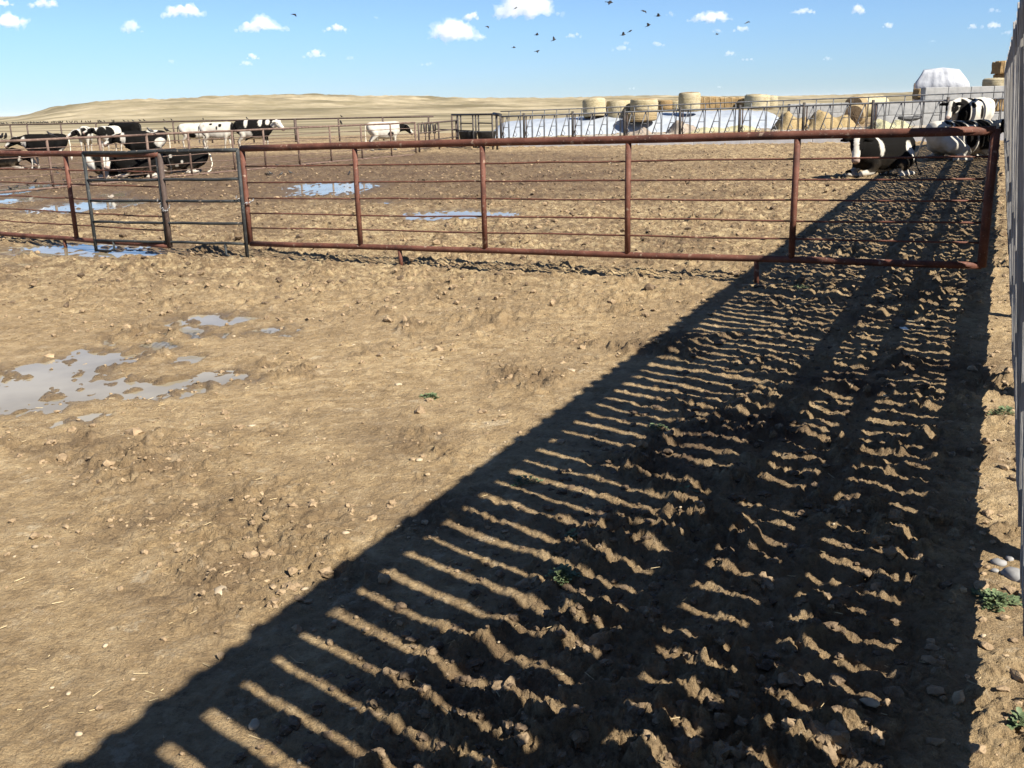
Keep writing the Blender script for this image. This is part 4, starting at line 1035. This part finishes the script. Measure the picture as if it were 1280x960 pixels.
def make_cow(label, group, loc, heading, scale=1.0, lying=False, patches=(), base=0, neck_yaw=0.0, neck_pitch=.45, head_pitch=-.75, voxel=.04, blaze=True, legs_white=True, head_dark=1, dirt=.5, step=0.0, seed=0, tag_on=False, tuck=0.0):
    root = empty('cow', loc, label, 'cow', group, heading); root.scale = (scale,) * 3
    mb = MB(); dz = 0 if not lying else -.50
    fat = 1.0 if not lying else 1.12
    tr = [(-.84, 1.16, .12, .12), (-.78, 1.13, .23, .21), (-.66, 1.08, .315, .262), (-.48, 1.03, .36, .28), (-.22, .985, .40, .315), (.08, .965, .42, .345), (.33, .975, .405, .325), (.52, 1.0, .385, .27), (.68, 1.04, .33, .215), (.80, 1.07, .25, .155)]
    loft(mb, [((x_, 0, z_ + dz + (.02 if lying else 0)), (1, 0, 0), h_ * (1 if not lying else .97), w_ * fat) for x_, z_, h_, w_ in tr], 22)
    # spine ridge and hip bones
    mb.tube([(-.80, 0, 1.27 + dz), (-.5, 0, 1.375 + dz), (0, 0, 1.36 + dz), (.45, 0, 1.36 + dz), (.62, 0, 1.37 + dz)], [.05, .045, .04, .05, .05], 8)
    for s in (-1, 1): mb.tube([(-.42, s * .12, 1.30 + dz), (-.50, s * .235 * fat, 1.28 + dz), (-.62, s * .16, 1.25 + dz)], [.05, .055, .05], 8)
    # neck
    b0 = Vector((.66, 0, 1.12 + dz)); npit, ny = neck_pitch, neck_yaw
    def dirv(yaw, pit): return Vector((math.cos(pit) * math.cos(yaw), math.cos(pit) * math.sin(yaw), math.sin(pit)))
    d1 = dirv(ny * .35, npit * .8); d2 = dirv(ny * .75, npit); p1 = b0 + d1 * .20; p2 = p1 + d2 * .17; p3 = p2 + d2 * .10
    loft(mb, [(b0 - d1 * .12, (1, 0, .1), .30, .17), (b0 + d1 * .12, d1, .27, .15), (p1, d1 + d2, .225, .13), (p2, d2, .175, .112), (p3, d2, .12, .09)], 16, 2.1)
    # head
    hd = dirv(ny, head_pitch); poll = p2 + d2 * .07 + Vector((0, 0, .05)); up = Vector((0, 0, 1)); sidev = up.cross(hd).normalized(); hu = hd.cross(sidev)
    loft(mb, [(poll - hd * .08, hd, .10, .09), (poll + hd * .05, hd, .15, .128), (poll + hd * .16, hd, .15, .138), (poll + hd * .29, hd, .12, .10), (poll + hd * .42, hd, .095, .082), (poll + hd * .51, hd, .092, .094), (poll + hd * .565, hd, .065, .075)], 14, 2.4)
    muzz = poll + hd * .56
    # ears
    for s in (-1, 1):
        e0 = poll + sidev * s * .10 - hd * .0 + hu * .05; e1 = e0 + sidev * s * .13 - hu * .005; e2 = e1 + sidev * s * .13 - hu * .05
        mb.tube([e0, e1, e2], [.035, .068, .02], 8)
    # legs
    if not lying:
        for s in (-1, 1):
            k = step * s
            mb.tube([(.50, s * .15, .98), (.50, s * .175, .80), (.52 + k * .3, s * .17, .62), (.52 + k * .7, s * .165, .42), (.51 + k * .8, s * .16, .24), (.52 + k, s * .16, .12), (.55 + k, s * .16, .02)], [.17, .125, .075, .055, .037, .043, .052], 12)
            mb.tube([(-.56, s * .14, 1.05), (-.50, s * .185, .88), (-.46 - k * .3, s * .185, .72), (-.60 - k * .6, s * .17, .56), (-.70 - k * .8, s * .16, .47), (-.67 - k * .9, s * .155, .28), (-.65 - k, s * .155, .12), (-.61 - k, s * .155, .02)], [.20, .17, .12, .08, .06, .041, .045, .052], 12)
        if tuck == 0: mb.tube([(-.42, 0, .68), (-.36, 0, .60), (-.28, 0, .66)], [.14, .13, .1], 10)
    else:
        for s in (-1, 1):
            mb.tube([(.46, s * .16, .42), (.50, s * .24, .28), (.60, s * .24, .13), (.88, s * .2, .10)], [.15, .13, .08, .065], 12)
            mb.tube([(.88, s * .2, .10), (.74, s * .15, .055), (.58, s * .14, .045)], [.062, .042, .05], 10)
            mb.tube([(-.52, s * .2, .50), (-.40, s * .33, .36), (-.14, s * .42, .22), (-.06, s * .43, .15)], [.18, .19, .14, .09], 12)
            mb.tube([(-.08, s * .43, .15), (-.34, s * .47, .08), (-.52, s * .47, .07), (-.20, s * .52, .045), (.0, s * .53, .045)], [.09, .065, .055, .042, .05], 10)
    me = remeshed(mb, voxel); me.name = 'body'; me.materials.append(M['coat'])
    n = len(me.vertices); co = np.empty(n * 3, np.float32); me.vertices.foreach_get('co', co); co = co.reshape(-1, 3).astype(float)
    wob = np.array([mnoise.noise(Vector(c * 3.0) + Vector((seed * 3.1, 0, seed))) * .09 + mnoise.noise(Vector(c * 9.0) + Vector((seed, 5, 0))) * .03 for c in co])
    val = np.full(n, float(base))
    for (cx, cy, cz, rx, ry, rz_, colr) in patches:
        zz = cz + (dz if lying else 0)
        d = np.sqrt(((co[:, 0] - cx) / rx) ** 2 + ((co[:, 1] - cy) / ry) ** 2 + ((co[:, 2] - zz) / rz_) ** 2) + wob * 2.2
        t_ = 1 - sst(.93, 1.07, d); val = val * (1 - t_) + colr * t_
    # lower legs, head and blaze
    if legs_white and not lying:
        t_ = 1 - sst(.42, .50, co[:, 2] + wob); val = val * (1 - t_)
    if legs_white and lying:
        fr = ((co[:, 2] + wob < .16) & (np.abs(co[:, 1]) > .1)); val = np.where(fr, 0, val)
    pl = np.array(poll); h3 = np.array(hd); s3 = np.array(sidev); u3 = np.array(hu)
    rel = co - pl; al = rel @ h3; sd_ = rel @ s3; uu = rel @ u3
    inhead = (al > -.09) & (al < .62) & (np.abs(sd_) < .36) & (np.abs(uu) < .26) & (np.linalg.norm(rel, axis=1) < .62)
    val = np.where(inhead, head_dark, val)
    if blaze:
        bl = inhead & (np.abs(sd_ + wob * .2) < .055 + .035 * (al > .3)) & (uu > 0); val = np.where(bl, 0, val)
    skin = np.where(inhead & (al > .47), .8, 0)
    dirt_ = dirt * (1 - sst(.1, .62 if not lying else .42, co[:, 2] + wob * 2))
    for nm, arr in (('coat', val), ('skin', skin), ('dirt', dirt_)):
        a_ = me.attributes.new(nm, 'FLOAT', 'POINT'); a_.data.foreach_set('value', arr.astype(np.float32))
    inst('body', me, root)
    for s in (-1, 1):
        e = poll + hd * .15 + sidev * s * .108 + hu * .055
        mbv = MB(); v_, f_ = I1; mbv.add([Vector(q) * .024 + e for q in v_], [tuple(q) for q in f_], True); mbv.build('eye', M['eye'], root)
    if tag_on:
        e1 = poll + sidev * .2 + hu * .0; MB().box(tuple(e1 - hu * .05), (.02, .05, .06)).build('ear_tag', M['tagy'], root)
    # tail
    tb = Vector((-.84, 0, 1.24 + dz))
    if not lying:
        MB().tube([tb + Vector((.06, 0, .03)), tb + Vector((-.05, 0, -.02)), tb + Vector((-.085, .01, -.3)), tb + Vector((-.07, .02, -.62)), tb + Vector((-.08, .02, -.78)), tb + Vector((-.07, .03, -.92))], [.035, .03, .02, .018, .045, .012], 8).build('tail', M['tail_w'] if seed % 2 else M['tail_b'], root)
    else:
        MB().tube([tb + Vector((.06, 0, .03)), tb + Vector((-.06, .02, -.1)), tb + Vector((-.12, .1, -.42)), tb + Vector((-.05, .3, -.66)), tb + Vector((.05, .45, -.70))], [.035, .03, .02, .018, .03], 8).build('tail', M['tail_w'] if seed % 2 else M['tail_b'], root)
    if not lying:
        for s in (-1, 1):
            for q, k in (((.55, .16), step * s), ((-.61, .155), -step * s)):
                MB().tube([(q[0] + k - .01, s * q[1], .075), (q[0] + k + .012, s * q[1], .0)], [.05, .06], 10).build('hoof', M['hoof'], root)
    return root
M['tail_w'] = simple('white_tail_hair', [(.3, (.45, .4, .3)), (.7, (.62, .57, .48))], ns=20)
M['tail_b'] = simple('black_tail_hair', [(.3, (.015, .013, .012)), (.7, (.03, .026, .022))], ns=20)
def gp(px, Y):
    p = at(px, 145 - .023 * px + 40, Y); return (p.x, Y, float(zg(p.x)) + .0)
pi = math.pi
Gs, Gl = 'cows standing at the back of the pen', 'cows lying in the pen'
WH = 9
def S(*a): return a
make_cow('dark standing cow with white lower legs facing left, leftmost of the standing cows', Gs, gp(58, 36.5), pi + .12, .88, patches=[S(.80, 0, 1.1, .12, .4, .2, 0), S(-.15, -.2, .62, .3, .3, .22, 0), S(-.62, 0, .6, .22, .4, .25, 0)], base=1, neck_pitch=.1, head_pitch=-.55, seed=1, blaze=True, step=.08)
make_cow('white standing cow with dark marks seen from the front, between the two left standing cows', Gs, gp(108, 51), -pi / 2 + .25, .93, patches=[S(.72, -.1, 1.1, .25, .4, .3, 1), S(.3, .2, 1.15, .12, .2, .3, 1), S(.1, -.28, 1.2, .15, .12, .3, 1)], base=0, neck_yaw=-1.2, neck_pitch=-.05, head_pitch=-.5, head_dark=1, seed=2)
make_cow('black and white cow seen end on, right of the white cow', Gs, gp(139, 50), -pi / 2 - .2, .93, patches=[S(.75, -.1, 1.1, .25, .4, .3, 1), S(.35, .25, 1.1, .3, .2, .4, 1), S(-.2, -.2, 1.2, .3, .25, .3, 1)], base=0, neck_yaw=-1.1, neck_pitch=.15, head_pitch=-.3, seed=3)
make_cow('solid black cow standing behind, only its back above the others', Gs, gp(163, 56), pi - .5, 1.0, base=1, legs_white=False, neck_pitch=.35, head_pitch=-.3, seed=4, blaze=False)
make_cow('large black cow with a big white flank patch standing behind the lying cows', Gs, gp(182, 37), pi + .35, .9, patches=[S(-.55, .2, .92, .2, .35, .2, 0), S(.82, 0, 1.12, .1, .3, .22, 0), S(-.3, .1, 1.38, .22, .2, .08, 0)], base=1, neck_pitch=.0, head_pitch=-.6, seed=5)
make_cow('white cow standing half hidden behind another white cow', Gs, gp(245, 53), .1, .93, patches=[S(-.1, -.3, .75, .2, .2, .15, 1)], base=0, neck_pitch=-.3, head_pitch=-1.0, head_dark=0, seed=6, step=.05)
make_cow('white cow with black spots and a dark head standing side on', Gs, gp(272, 50), -.05, .97, patches=[S(.28, -.3, 1.25, .1, .2, .1, 1), S(-.2, -.3, 1.32, .09, .2, .06, 1), S(.12, -.3, 1.12, .06, .2, .1, 1), S(.9, 0, 1.1, .16, .3, .4, 1), S(-.6, -.2, .72, .15, .2, .13, 1)], base=0, neck_pitch=-.05, head_pitch=-.7, seed=7, step=.1, blaze=False)
make_cow('black cow with white saddle marks and white head facing right', Gs, gp(318, 48), .06, 1.03, patches=[S(-.28, -.1, 1.3, .09, .4, .26, 0), S(.35, -.1, 1.3, .09, .4, .18, 0), S(.68, -.1, 1.3, .10, .3, .14, 0), S(-.3, -.3, .78, .32, .3, .2, 0), S(-.55, -.2, .6, .2, .3, .2, 0), S(.2, 0, .6, .4, .3, .14, 0)], base=1, neck_yaw=-.5, neck_pitch=.3, head_pitch=-.7, head_dark=0, seed=8, step=.06)
make_cow('lone white cow with a dark face standing in the middle distance', Gs, gp(480, 46), .35, .9, patches=[S(.92, -.05, 1.05, .16, .35, .4, 1), S(.3, -.3, .8, .15, .2, .12, 1)], base=0, neck_pitch=-.05, head_pitch=-.8, seed=9)
make_cow('black lying cow cut off by the left edge', Gl, gp(-2, 36.5), .1, .85, lying=True, base=1, patches=[S(.85, 0, .9, .1, .3, .2, 0)], neck_pitch=-.2, head_pitch=-.9, seed=10)
make_cow('lying cow with white and black patches, leftmost of the lying group', Gl, gp(134, 30.6), .35, .78, lying=True, base=1, patches=[S(-.7, 0, 1.0, .3, .5, .35, 0), S(-.15, -.2, 1.0, .14, .5, .5, 0), S(.5, -.2, .8, .25, .4, .2, 0)], neck_yaw=-.2, neck_pitch=-.3, head_pitch=-.9, seed=11, voxel=.035)
make_cow('black lying cow with white blaze facing the camera, middle of the lying group', Gl, gp(174, 30.5), pi + .55, .86, lying=True, base=1, patches=[S(-.78, 0, .72, .3, .6, .22, 0)], neck_yaw=.9, neck_pitch=.35, head_pitch=-.9, seed=12, voxel=.035)
make_cow('black lying cow with small white spots, right end of the lying group', Gl, gp(230, 32.4), pi + .2, .84, lying=True, base=1, patches=[S(.5, .2, 1.15, .06, .2, .06, 0), S(.1, .3, .95, .05, .2, .06, 0), S(.3, .3, .8, .06, .2, .05, 0)], neck_yaw=.3, neck_pitch=.15, head_pitch=-.5, seed=13, voxel=.035)
make_cow('black and white cow lying in the sun at the shadow edge, facing left', Gl, gp(1106, 22.6), pi + .5, .98, lying=True, base=1,
         patches=[S(.40, .25, 1.22, .055, .3, .24, 0), S(-.46, .25, 1.05, .11, .5, .22, 0), S(.85, .2, .6, .18, .2, .12, 0), S(.7, -.2, .58, .12, .15, .14, 0), S(-.7, .0, 1.3, .1, .1, .1, 0)], neck_yaw=.75, neck_pitch=.4, head_pitch=-.95, seed=14, voxel=.026, dirt=.2)
make_cow('white cow with black spots lying in the fence shadow, seen from behind', Gl, gp(1201, 26.6), .25, 1.12, lying=True, base=0,
         patches=[S(-.2, -.2, 1.25, .16, .3, .2, 1), S(.05, -.35, 1.0, .16, .3, .22, 1), S(.45, -.2, 1.1, .24, .5, .4, 1), S(-.45, -.1, 1.32, .1, .2, .1, 1), S(.1, -.1, 1.35, .15, .2, .1, 1)], neck_yaw=-.1, neck_pitch=.3, head_pitch=-.4, seed=15, voxel=.026, dirt=.3)
make_cow('white cow standing at the feed rail with striped fence shadow across it', Gs, gp(1213, 33.0), pi + .5, 1.06, base=0,
         patches=[S(.60, .1, 1.02, .2, .4, .4, 1), S(.2, .1, 1.36, .12, .2, .07, 1), S(-.05, .28, 1.0, .08, .2, .2, 1), S(-.1, .2, 1.36, .1, .1, .08, 1), S(.3, .3, 1.2, .1, .1, .1, 1)], neck_yaw=.45, neck_pitch=.12, head_pitch=-.9, head_dark=1, seed=16, voxel=.03, blaze=True)

# ------------------------------------------------------------------ birds
def bird_meshes():
    b = MB(); loft(b, [((-.075, 0, .045), (1, 0, .3), .012, .012), ((-.04, 0, .055), (1, 0, .35), .028, .026), ((0, 0, .07), (1, 0, .5), .036, .033), ((.035, 0, .09), (1, 0, .7), .03, .028), ((.05, 0, .115), (1, 0, .8), .022, .021), ((.065, 0, .13), (1, 0, .3), .019, .018), ((.08, 0, .132), (1, 0, 0), .01, .009)], 8, 2)
    b.add([(-.06, -.012, .052), (-.06, .012, .052), (-.15, .018, .022), (-.15, -.018, .022), (-.06, -.012, .040), (-.06, .012, .040), (-.15, .018, .014), (-.15, -.018, .014)], [(0, 1, 2, 3), (7, 6, 5, 4), (0, 3, 7, 4), (1, 5, 6, 2), (3, 2, 6, 7), (0, 4, 5, 1)])
    for s in (-1, 1): b.tube([(0, s * .012, .045), (.005, s * .013, 0)], .004, 5)
    body = b.mesh('body', M['bird'])
    k = MB().tube([(.078, 0, .131), (.108, 0, .127)], [.007, .0015], 6).mesh('beak', M['beak'])
    f = MB(); loft(f, [((-.09, 0, 0), (1, 0, 0), .008, .018), ((-.05, 0, 0), (1, 0, 0), .022, .022), ((0, 0, 0), (1, 0, 0), .03, .03), ((.05, 0, .005), (1, 0, 0), .024, .024), ((.085, 0, .01), (1, 0, 0), .016, .016), ((.11, 0, .01), (1, 0, 0), .004, .004)], 8, 2)
    f.add([(-.08, -.01, .004), (-.08, .01, .004), (-.15, .03, .004), (-.15, -.03, .004), (-.08, -.01, -.004), (-.08, .01, -.004), (-.15, .03, -.004), (-.15, -.03, -.004)], [(0, 1, 2, 3), (7, 6, 5, 4), (0, 3, 7, 4), (1, 5, 6, 2), (3, 2, 6, 7), (0, 4, 5, 1)])
    fb = f.mesh('body', M['bird'])
    wg = []
    for s in (-1, 1):
        w_ = MB(); o_ = [(.05, s * .02, .0), (.055, s * .09, .03), (.0, s * .19, .012), (-.03, s * .11, .025), (-.045, s * .02, .0)]
        vs = [(x_, y_, z_ + .004) for x_, y_, z_ in o_] + [(x_, y_, z_ - .004) for x_, y_, z_ in o_]
        w_.add(vs, [(0, 1, 2, 3, 4), (9, 8, 7, 6, 5)] + [(i, (i + 1) % 5, 5 + (i + 1) % 5, 5 + i)[::-1] for i in range(5)]); wg.append(w_.mesh('wing', M['bird']))
    return body, k, fb, wg
BB, BK, FB_, WG = bird_meshes()
def perch(p, rz, label, group, sc_=1.0):
    r_ = empty('bird', tuple(p), label, 'bird', group, rz); r_.scale = (sc_,) * 3; inst('body', BB, r_); inst('beak', BK, r_)
row = [52, 70, 85, 120, 185, 205, 235, 260, 285, 300, 325, 350, 365, 385, 405, 420, 440, 455, 475, 490, 505, 520, 535, 550, 570, 590, 610, 655, 675, 695, 715, 735, 750, 765, 785, 840, 875, 900, 935, 960, 1015, 1065, 1095, 1120, 1215, 1240]
row = [q / 9.6 for q in row] + [90 + q / 7.53 for q in (272, 290, 330, 410, 422, 515, 555, 600, 665, 705, 890, 962, 1258)] + [311.5, 429]
LONE = ['bird on the far fence just left of the solid black cow', 'left bird of the pair over the solid black cow back', 'right bird of the pair over the solid black cow back', 'left bird of the pair just right of the solid black cow', 'right bird of the pair just right of the solid black cow',
        'left bird of two apart on the far fence, left of the white cows', 'right bird of two apart on the far fence, left of the white cows', 'bird alone on the far fence above the spotted white cow', 'bird alone on the far fence above the saddle marked black cow', 'bird alone on the far fence left of the lone white cow']
for k_, px in enumerate(row):
    f = frac_for_px(px, FC, FDp); p = FC.lerp(FDp, f); lone = k_ - (len(row) - len(LONE))
    perch((p.x, p.y, 1.40), random.uniform(-2.6, -.5), LONE[lone] if lone >= 0 else 'small dark bird perched in the crowded row at the left of the far fence', 'birds perched in a row on the far fence', random.uniform(.8, 1.1))
MFP = [(3, 'dark bird at the far left end of the middle fence'), (8.5, 'dark bird second from the left edge on the middle fence'), (65, 'dark bird on the middle fence above the leftmost cow'), (190, 'dark bird on the middle fence behind the black cow back'), (210, 'dark bird on the middle fence right of the black cow'), (428, 'dark bird on the middle fence near the lone white cow')]
for px, lb in MFP:
    f = frac_for_px(px, FA2, FB2); p = FA2.lerp(FB2, f); perch((p.x, p.y, 1.34), random.uniform(-3, 0), lb, 'birds on the middle fence', 1.15)
for px, Y, lb in ((5, 27, 'dark bird on the mud at the left edge'), (27, 28, 'dark bird on the mud below the leftmost cow'), (14, 27.6, 'dark bird on the mud second from the left edge'), (38, 29, 'dark bird on the mud right of the leftmost pair'), (68, 33, 'dark bird on the mud under the leftmost cow belly'), (75, 28.8, 'dark bird on the mud left of the lying cows'), (106, 27.5, 'dark bird on the mud just left of the green panel'),
                   (344, 34, 'dark bird on the mud inside the middle fence'), (332, 29.4, 'dark bird, left of a close pair beyond the gate'), (335, 29.5, 'dark bird, right of a close pair beyond the gate'), (348, 29.8, 'dark bird right of the close pair beyond the gate'), (360, 30.2, 'dark bird rightmost of four beyond the gate'), (434, 29.5, 'dark bird on the mud beyond the second gate upright')):
    p = gp(px, Y); z = float(surface(np.array([p[0]]), np.array([p[1]]))[0][0]); perch((p[0], p[1], z), random.uniform(-3, 3), lb, 'birds on the ground', .8)
FLY = [(367.5, 18, 1.1, 'dark bird flying alone over the hills on the left'), (609.5, 33.5, .8, 'small flying bird leftmost of the flock'), (644.6, 10, .9, 'flying bird in front of the large middle cloud'), (642.5, 59.5, .8, 'flying bird lowest on the left of the flock'),
       (671, 43.6, .9, 'flying bird in the left cluster, above two others'), (671.7, 63.8, 1.0, 'flying bird lowest in the middle of the flock'), (692.5, 50, 1.0, 'flying bird right of the left cluster'), (762, 3, 1.4, 'largest flying bird at the top edge'),
       (805, 14, 1.1, 'flying bird high right of the largest bird'), (822.6, 20, 1.1, 'flying bird rightmost of the right cluster'), (810.4, 32, 1.1, 'flying bird in the middle of the right cluster'), (787.6, 39, 1.0, 'flying bird upper one of the close flying pair'),
       (779, 43.6, 1.1, 'flying bird lower one of the close flying pair'), (934, 28, 1.0, 'flying bird right of the flock near small clouds'), (896.5, 43, .7, 'faint flying bird below the long right cloud')]
for px, py, s_, lb in FLY:
    p = at(px, py, 48); r_ = empty('flying_bird', tuple(p), lb, 'bird', 'birds flying over the pen', random.uniform(-.7, .7)); r_.rotation_euler.x = random.uniform(-.5, .5); r_.rotation_euler.y = random.uniform(-.4, .2); r_.scale = (s_,) * 3
    inst('body', FB_, r_)
    a = random.uniform(-.5, .6)
    for s, m_ in zip((-1, 1), WG): inst('wing', m_, r_, (0, 0, 0), (s * a, 0, 0))

# ------------------------------------------------------------------ clouds
def clouds():
    L = [(15, 25, 42, 16, 1), (3, 3, 26, 10, .9), (53, 4, 48, 12, .9), (229, 14, 58, 15, 1), (165, 35, 32, 12, .7), (325, 32, 66, 15, 1), (420, 35, 38, 9, .8), (393, 68, 34, 9, .7), (213, 76, 13, 6, .35), (316, 71, 20, 7, .7), (307, 79, 18, 7, .6), (438, 73, 14, 5, .3),
         (568, 39, 72, 24, 1), (589, 21, 27, 9, .8), (533, 80, 26, 5, .3), (660, 9, 92, 26, 1), (716, 44, 24, 8, .6), (839, 17, 13, 6, .4), (890, 21, 60, 12, .9), (897, 38, 14, 6, .4), (927, 36, 24, 8, .7), (776, 60, 26, 8, .5), (783, 54, 16, 5, .4), (823, 55, 22, 7, .5),
         (913, 67, 17, 6, .5), (933, 75, 26, 4, .4), (1005, 14, 42, 7, .7), (1075, 12, 22, 11, .8), (1109, 32, 14, 7, .6), (1034, 73, 13, 5, .4), (1166, 51, 11, 4, .3), (1243, 13, 20, 6, .4), (1216, 33, 10, 7, .6), (1240, 31, 28, 8, .7), (1260, 40, 16, 6, .4), (1278, 32, 12, 12, .9),
         (793, 111, 26, 3, .3), (899, 109, 12, 3, .3), (603, 46, 11, 6, .5), (470, 22, 14, 4, .3)]
    words = ['leftmost', 'long', 'small', 'tiny', 'faint', 'large', 'puffy', 'thin']
    mats = {}
    for i, (px, py, wp, hp, op) in enumerate(L):
        hz = 145 - .023 * px; Y = min(9000, 420 / (max(20, hz - py) / FPX))
        p = at(px, py, Y); k = Y / FPX; W, Hh = wp * k, hp * k
        random.seed(100 + i); mb = MB(); v_, f_ = I2; npf = max(4, int(wp / 4.5))
        for j in range(npf):
            u = (j + .5) / npf * 2 - 1; env = max(.2, 1 - abs(u) ** 1.6)
            rr = Hh * .5 * env * random.uniform(.55, 1.0); cx = u * W * .43 + random.uniform(-.05, .05) * W; cz = -Hh * .38 + rr * random.uniform(.75, 1.25)
            if env > .55 and j % 2: cz += Hh * .25 * random.random(); 
            mb.add([Vector((q[0] * rr * 1.25 + cx, q[1] * rr * 1.2 + random.uniform(-.1, .1) * Hh, max(q[2] * rr * .95 + cz, -Hh * .42))) for q in v_], [tuple(q) for q in f_])
        me = remeshed(mb, max(Hh / 13, W / 70), 1)
        n = len(me.vertices); co = np.empty(n * 3, np.float32); me.vertices.foreach_get('co', co); co = co.reshape(-1, 3)
        nr = np.empty(n * 3, np.float32); me.vertices.foreach_get('normal', nr); nr = nr.reshape(-1, 3)
        d = np.array([mnoise.fractal(Vector(c / Hh * 3.2) + Vector((i * 7, 0, 0)), .8, 2.1, 4) for c in co]); co = co + nr * (d[:, None] * Hh * .16)
        me.vertices.foreach_set('co', co.astype(np.float32).ravel()); me.update()
        m = bpy.data.materials.new('cloud_vapour'); m.use_nodes = True; t = m.node_tree; t.nodes.clear(); o_ = N(t, 'ShaderNodeOutputMaterial'); vs = N(t, 'ShaderNodeVolumeScatter')
        vs.inputs['Color'].default_value = (.995, .995, 1, 1); vs.inputs['Density'].default_value = (1.25 * op ** 1.8) / Hh; vs.inputs['Anisotropy'].default_value = 0
        t.links.new(vs.outputs[0], o_.inputs['Volume']); me.materials.append(m)
        o = bpy.data.objects.new('cloud', me); C.objects.link(o); o.location = p; o.rotation_euler = (0, 0, 0)
        me2 = me.copy(); me2.name = 'wisp'; d2 = np.array([mnoise.fractal(Vector(c / Hh * 2.1) + Vector((i * 3, 9, 0)), .7, 2.2, 5) for c in co])
        c2 = co + nr * ((.06 + .30 * d2[:, None]) * Hh); c2[:, 0] *= 1.07; me2.vertices.foreach_set('co', c2.astype(np.float32).ravel()); me2.update(); me2.materials.clear()
        m2 = m.copy(); m2.name = 'thin_vapour'; next(n_ for n_ in m2.node_tree.nodes if n_.type == 'VOLUME_SCATTER').inputs['Density'].default_value = .42 * (1.25 * op ** 1.8) / Hh
        me2.materials.append(m2); inst('wisp', me2, o)
        next(n_ for n_ in m.node_tree.nodes if n_.type == 'VOLUME_SCATTER').inputs['Density'].default_value *= .7
        side = 'left' if px < 430 else ('middle' if px < 850 else 'right'); hgt = 'near the top edge' if py < 25 else ('in the middle of the sky' if py < 60 else 'low in the sky')
        sz = 'large' if wp > 50 else ('medium' if wp > 30 else ('small' if wp > 16 else 'tiny'))
        tag(o, CL[i] if i < len(CL) else f'{sz} white cloud {hgt} on the {side}', 'cloud', 'small fair weather clouds')
CL = ['puffy cloud at the left edge below the corner cloud', 'small cloud cut off by the top left corner', 'flat cloud along the top edge right of the corner', 'wide puffy cloud high on the left, near the top', 'faint round cloud right of the left edge cloud',
      'long bumpy cloud above the hills, widest on the left half', 'flat small cloud right of the long bumpy cloud', 'small cloud low under the flat small cloud', 'tiny wisp left of the low cloud pair', 'upper cloud of the low close pair', 'lower cloud of the low close pair', 'tiny wisp right of the low small cloud',
      'tall puffy cloud left of the large top cloud', 'small flat cloud just above the tall puffy cloud', 'faint thin wisp low under the tall puffy cloud', 'largest cloud, at the top edge with birds in front', 'small cloud below right of the largest cloud', 'tiny cloud left of the long right cloud', 'long bumpy cloud at the upper right of centre', 'tiny cloud below the long right cloud',
      'small cloud below right of the long right cloud', 'lower cloud of the faint pair under the bird flock', 'upper cloud of the faint pair under the bird flock', 'faint cloud right of the faint pair', 'small low cloud below the right centre clouds', 'thin streak cloud below the small low cloud', 'thin flat cloud near the top right of centre', 'round cloud near the top, right of the thin flat cloud',
      'small round cloud below the round top cloud', 'tiny low cloud left of the tarp stack sky', 'tiny wisp above the white tarp stack', 'faint wisp near the top right corner', 'tiny bright cloud left of the cloud by the fence', 'flat bright cloud near the right fence top', 'faint cloud just under the flat bright cloud by the fence', 'bright cloud touching the board fence top',
      'faint streak just above the hay bales', 'tiny faint streak right of the one above the bales', 'tiny cloud left of the bird flock', 'tiny faint cloud left of the tall puffy cloud']
clouds()

# ------------------------------------------------------------------ air
def air():
    m = bpy.data.materials.new('haze_air'); m.use_nodes = True; t = m.node_tree; t.nodes.clear(); o_ = N(t, 'ShaderNodeOutputMaterial'); v = N(t, 'ShaderNodeVolumePrincipled')
    v.inputs['Color'].default_value = (.80, .88, 1, 1); v.inputs['Density'].default_value = .00003
    t.links.new(v.outputs[0], o_.inputs['Volume'])
    o = MB().box((0, 0, 14), (33000, 33000, 44)).build('haze', m); tag(o, 'thin summer haze over the plain', kind='stuff')
air()
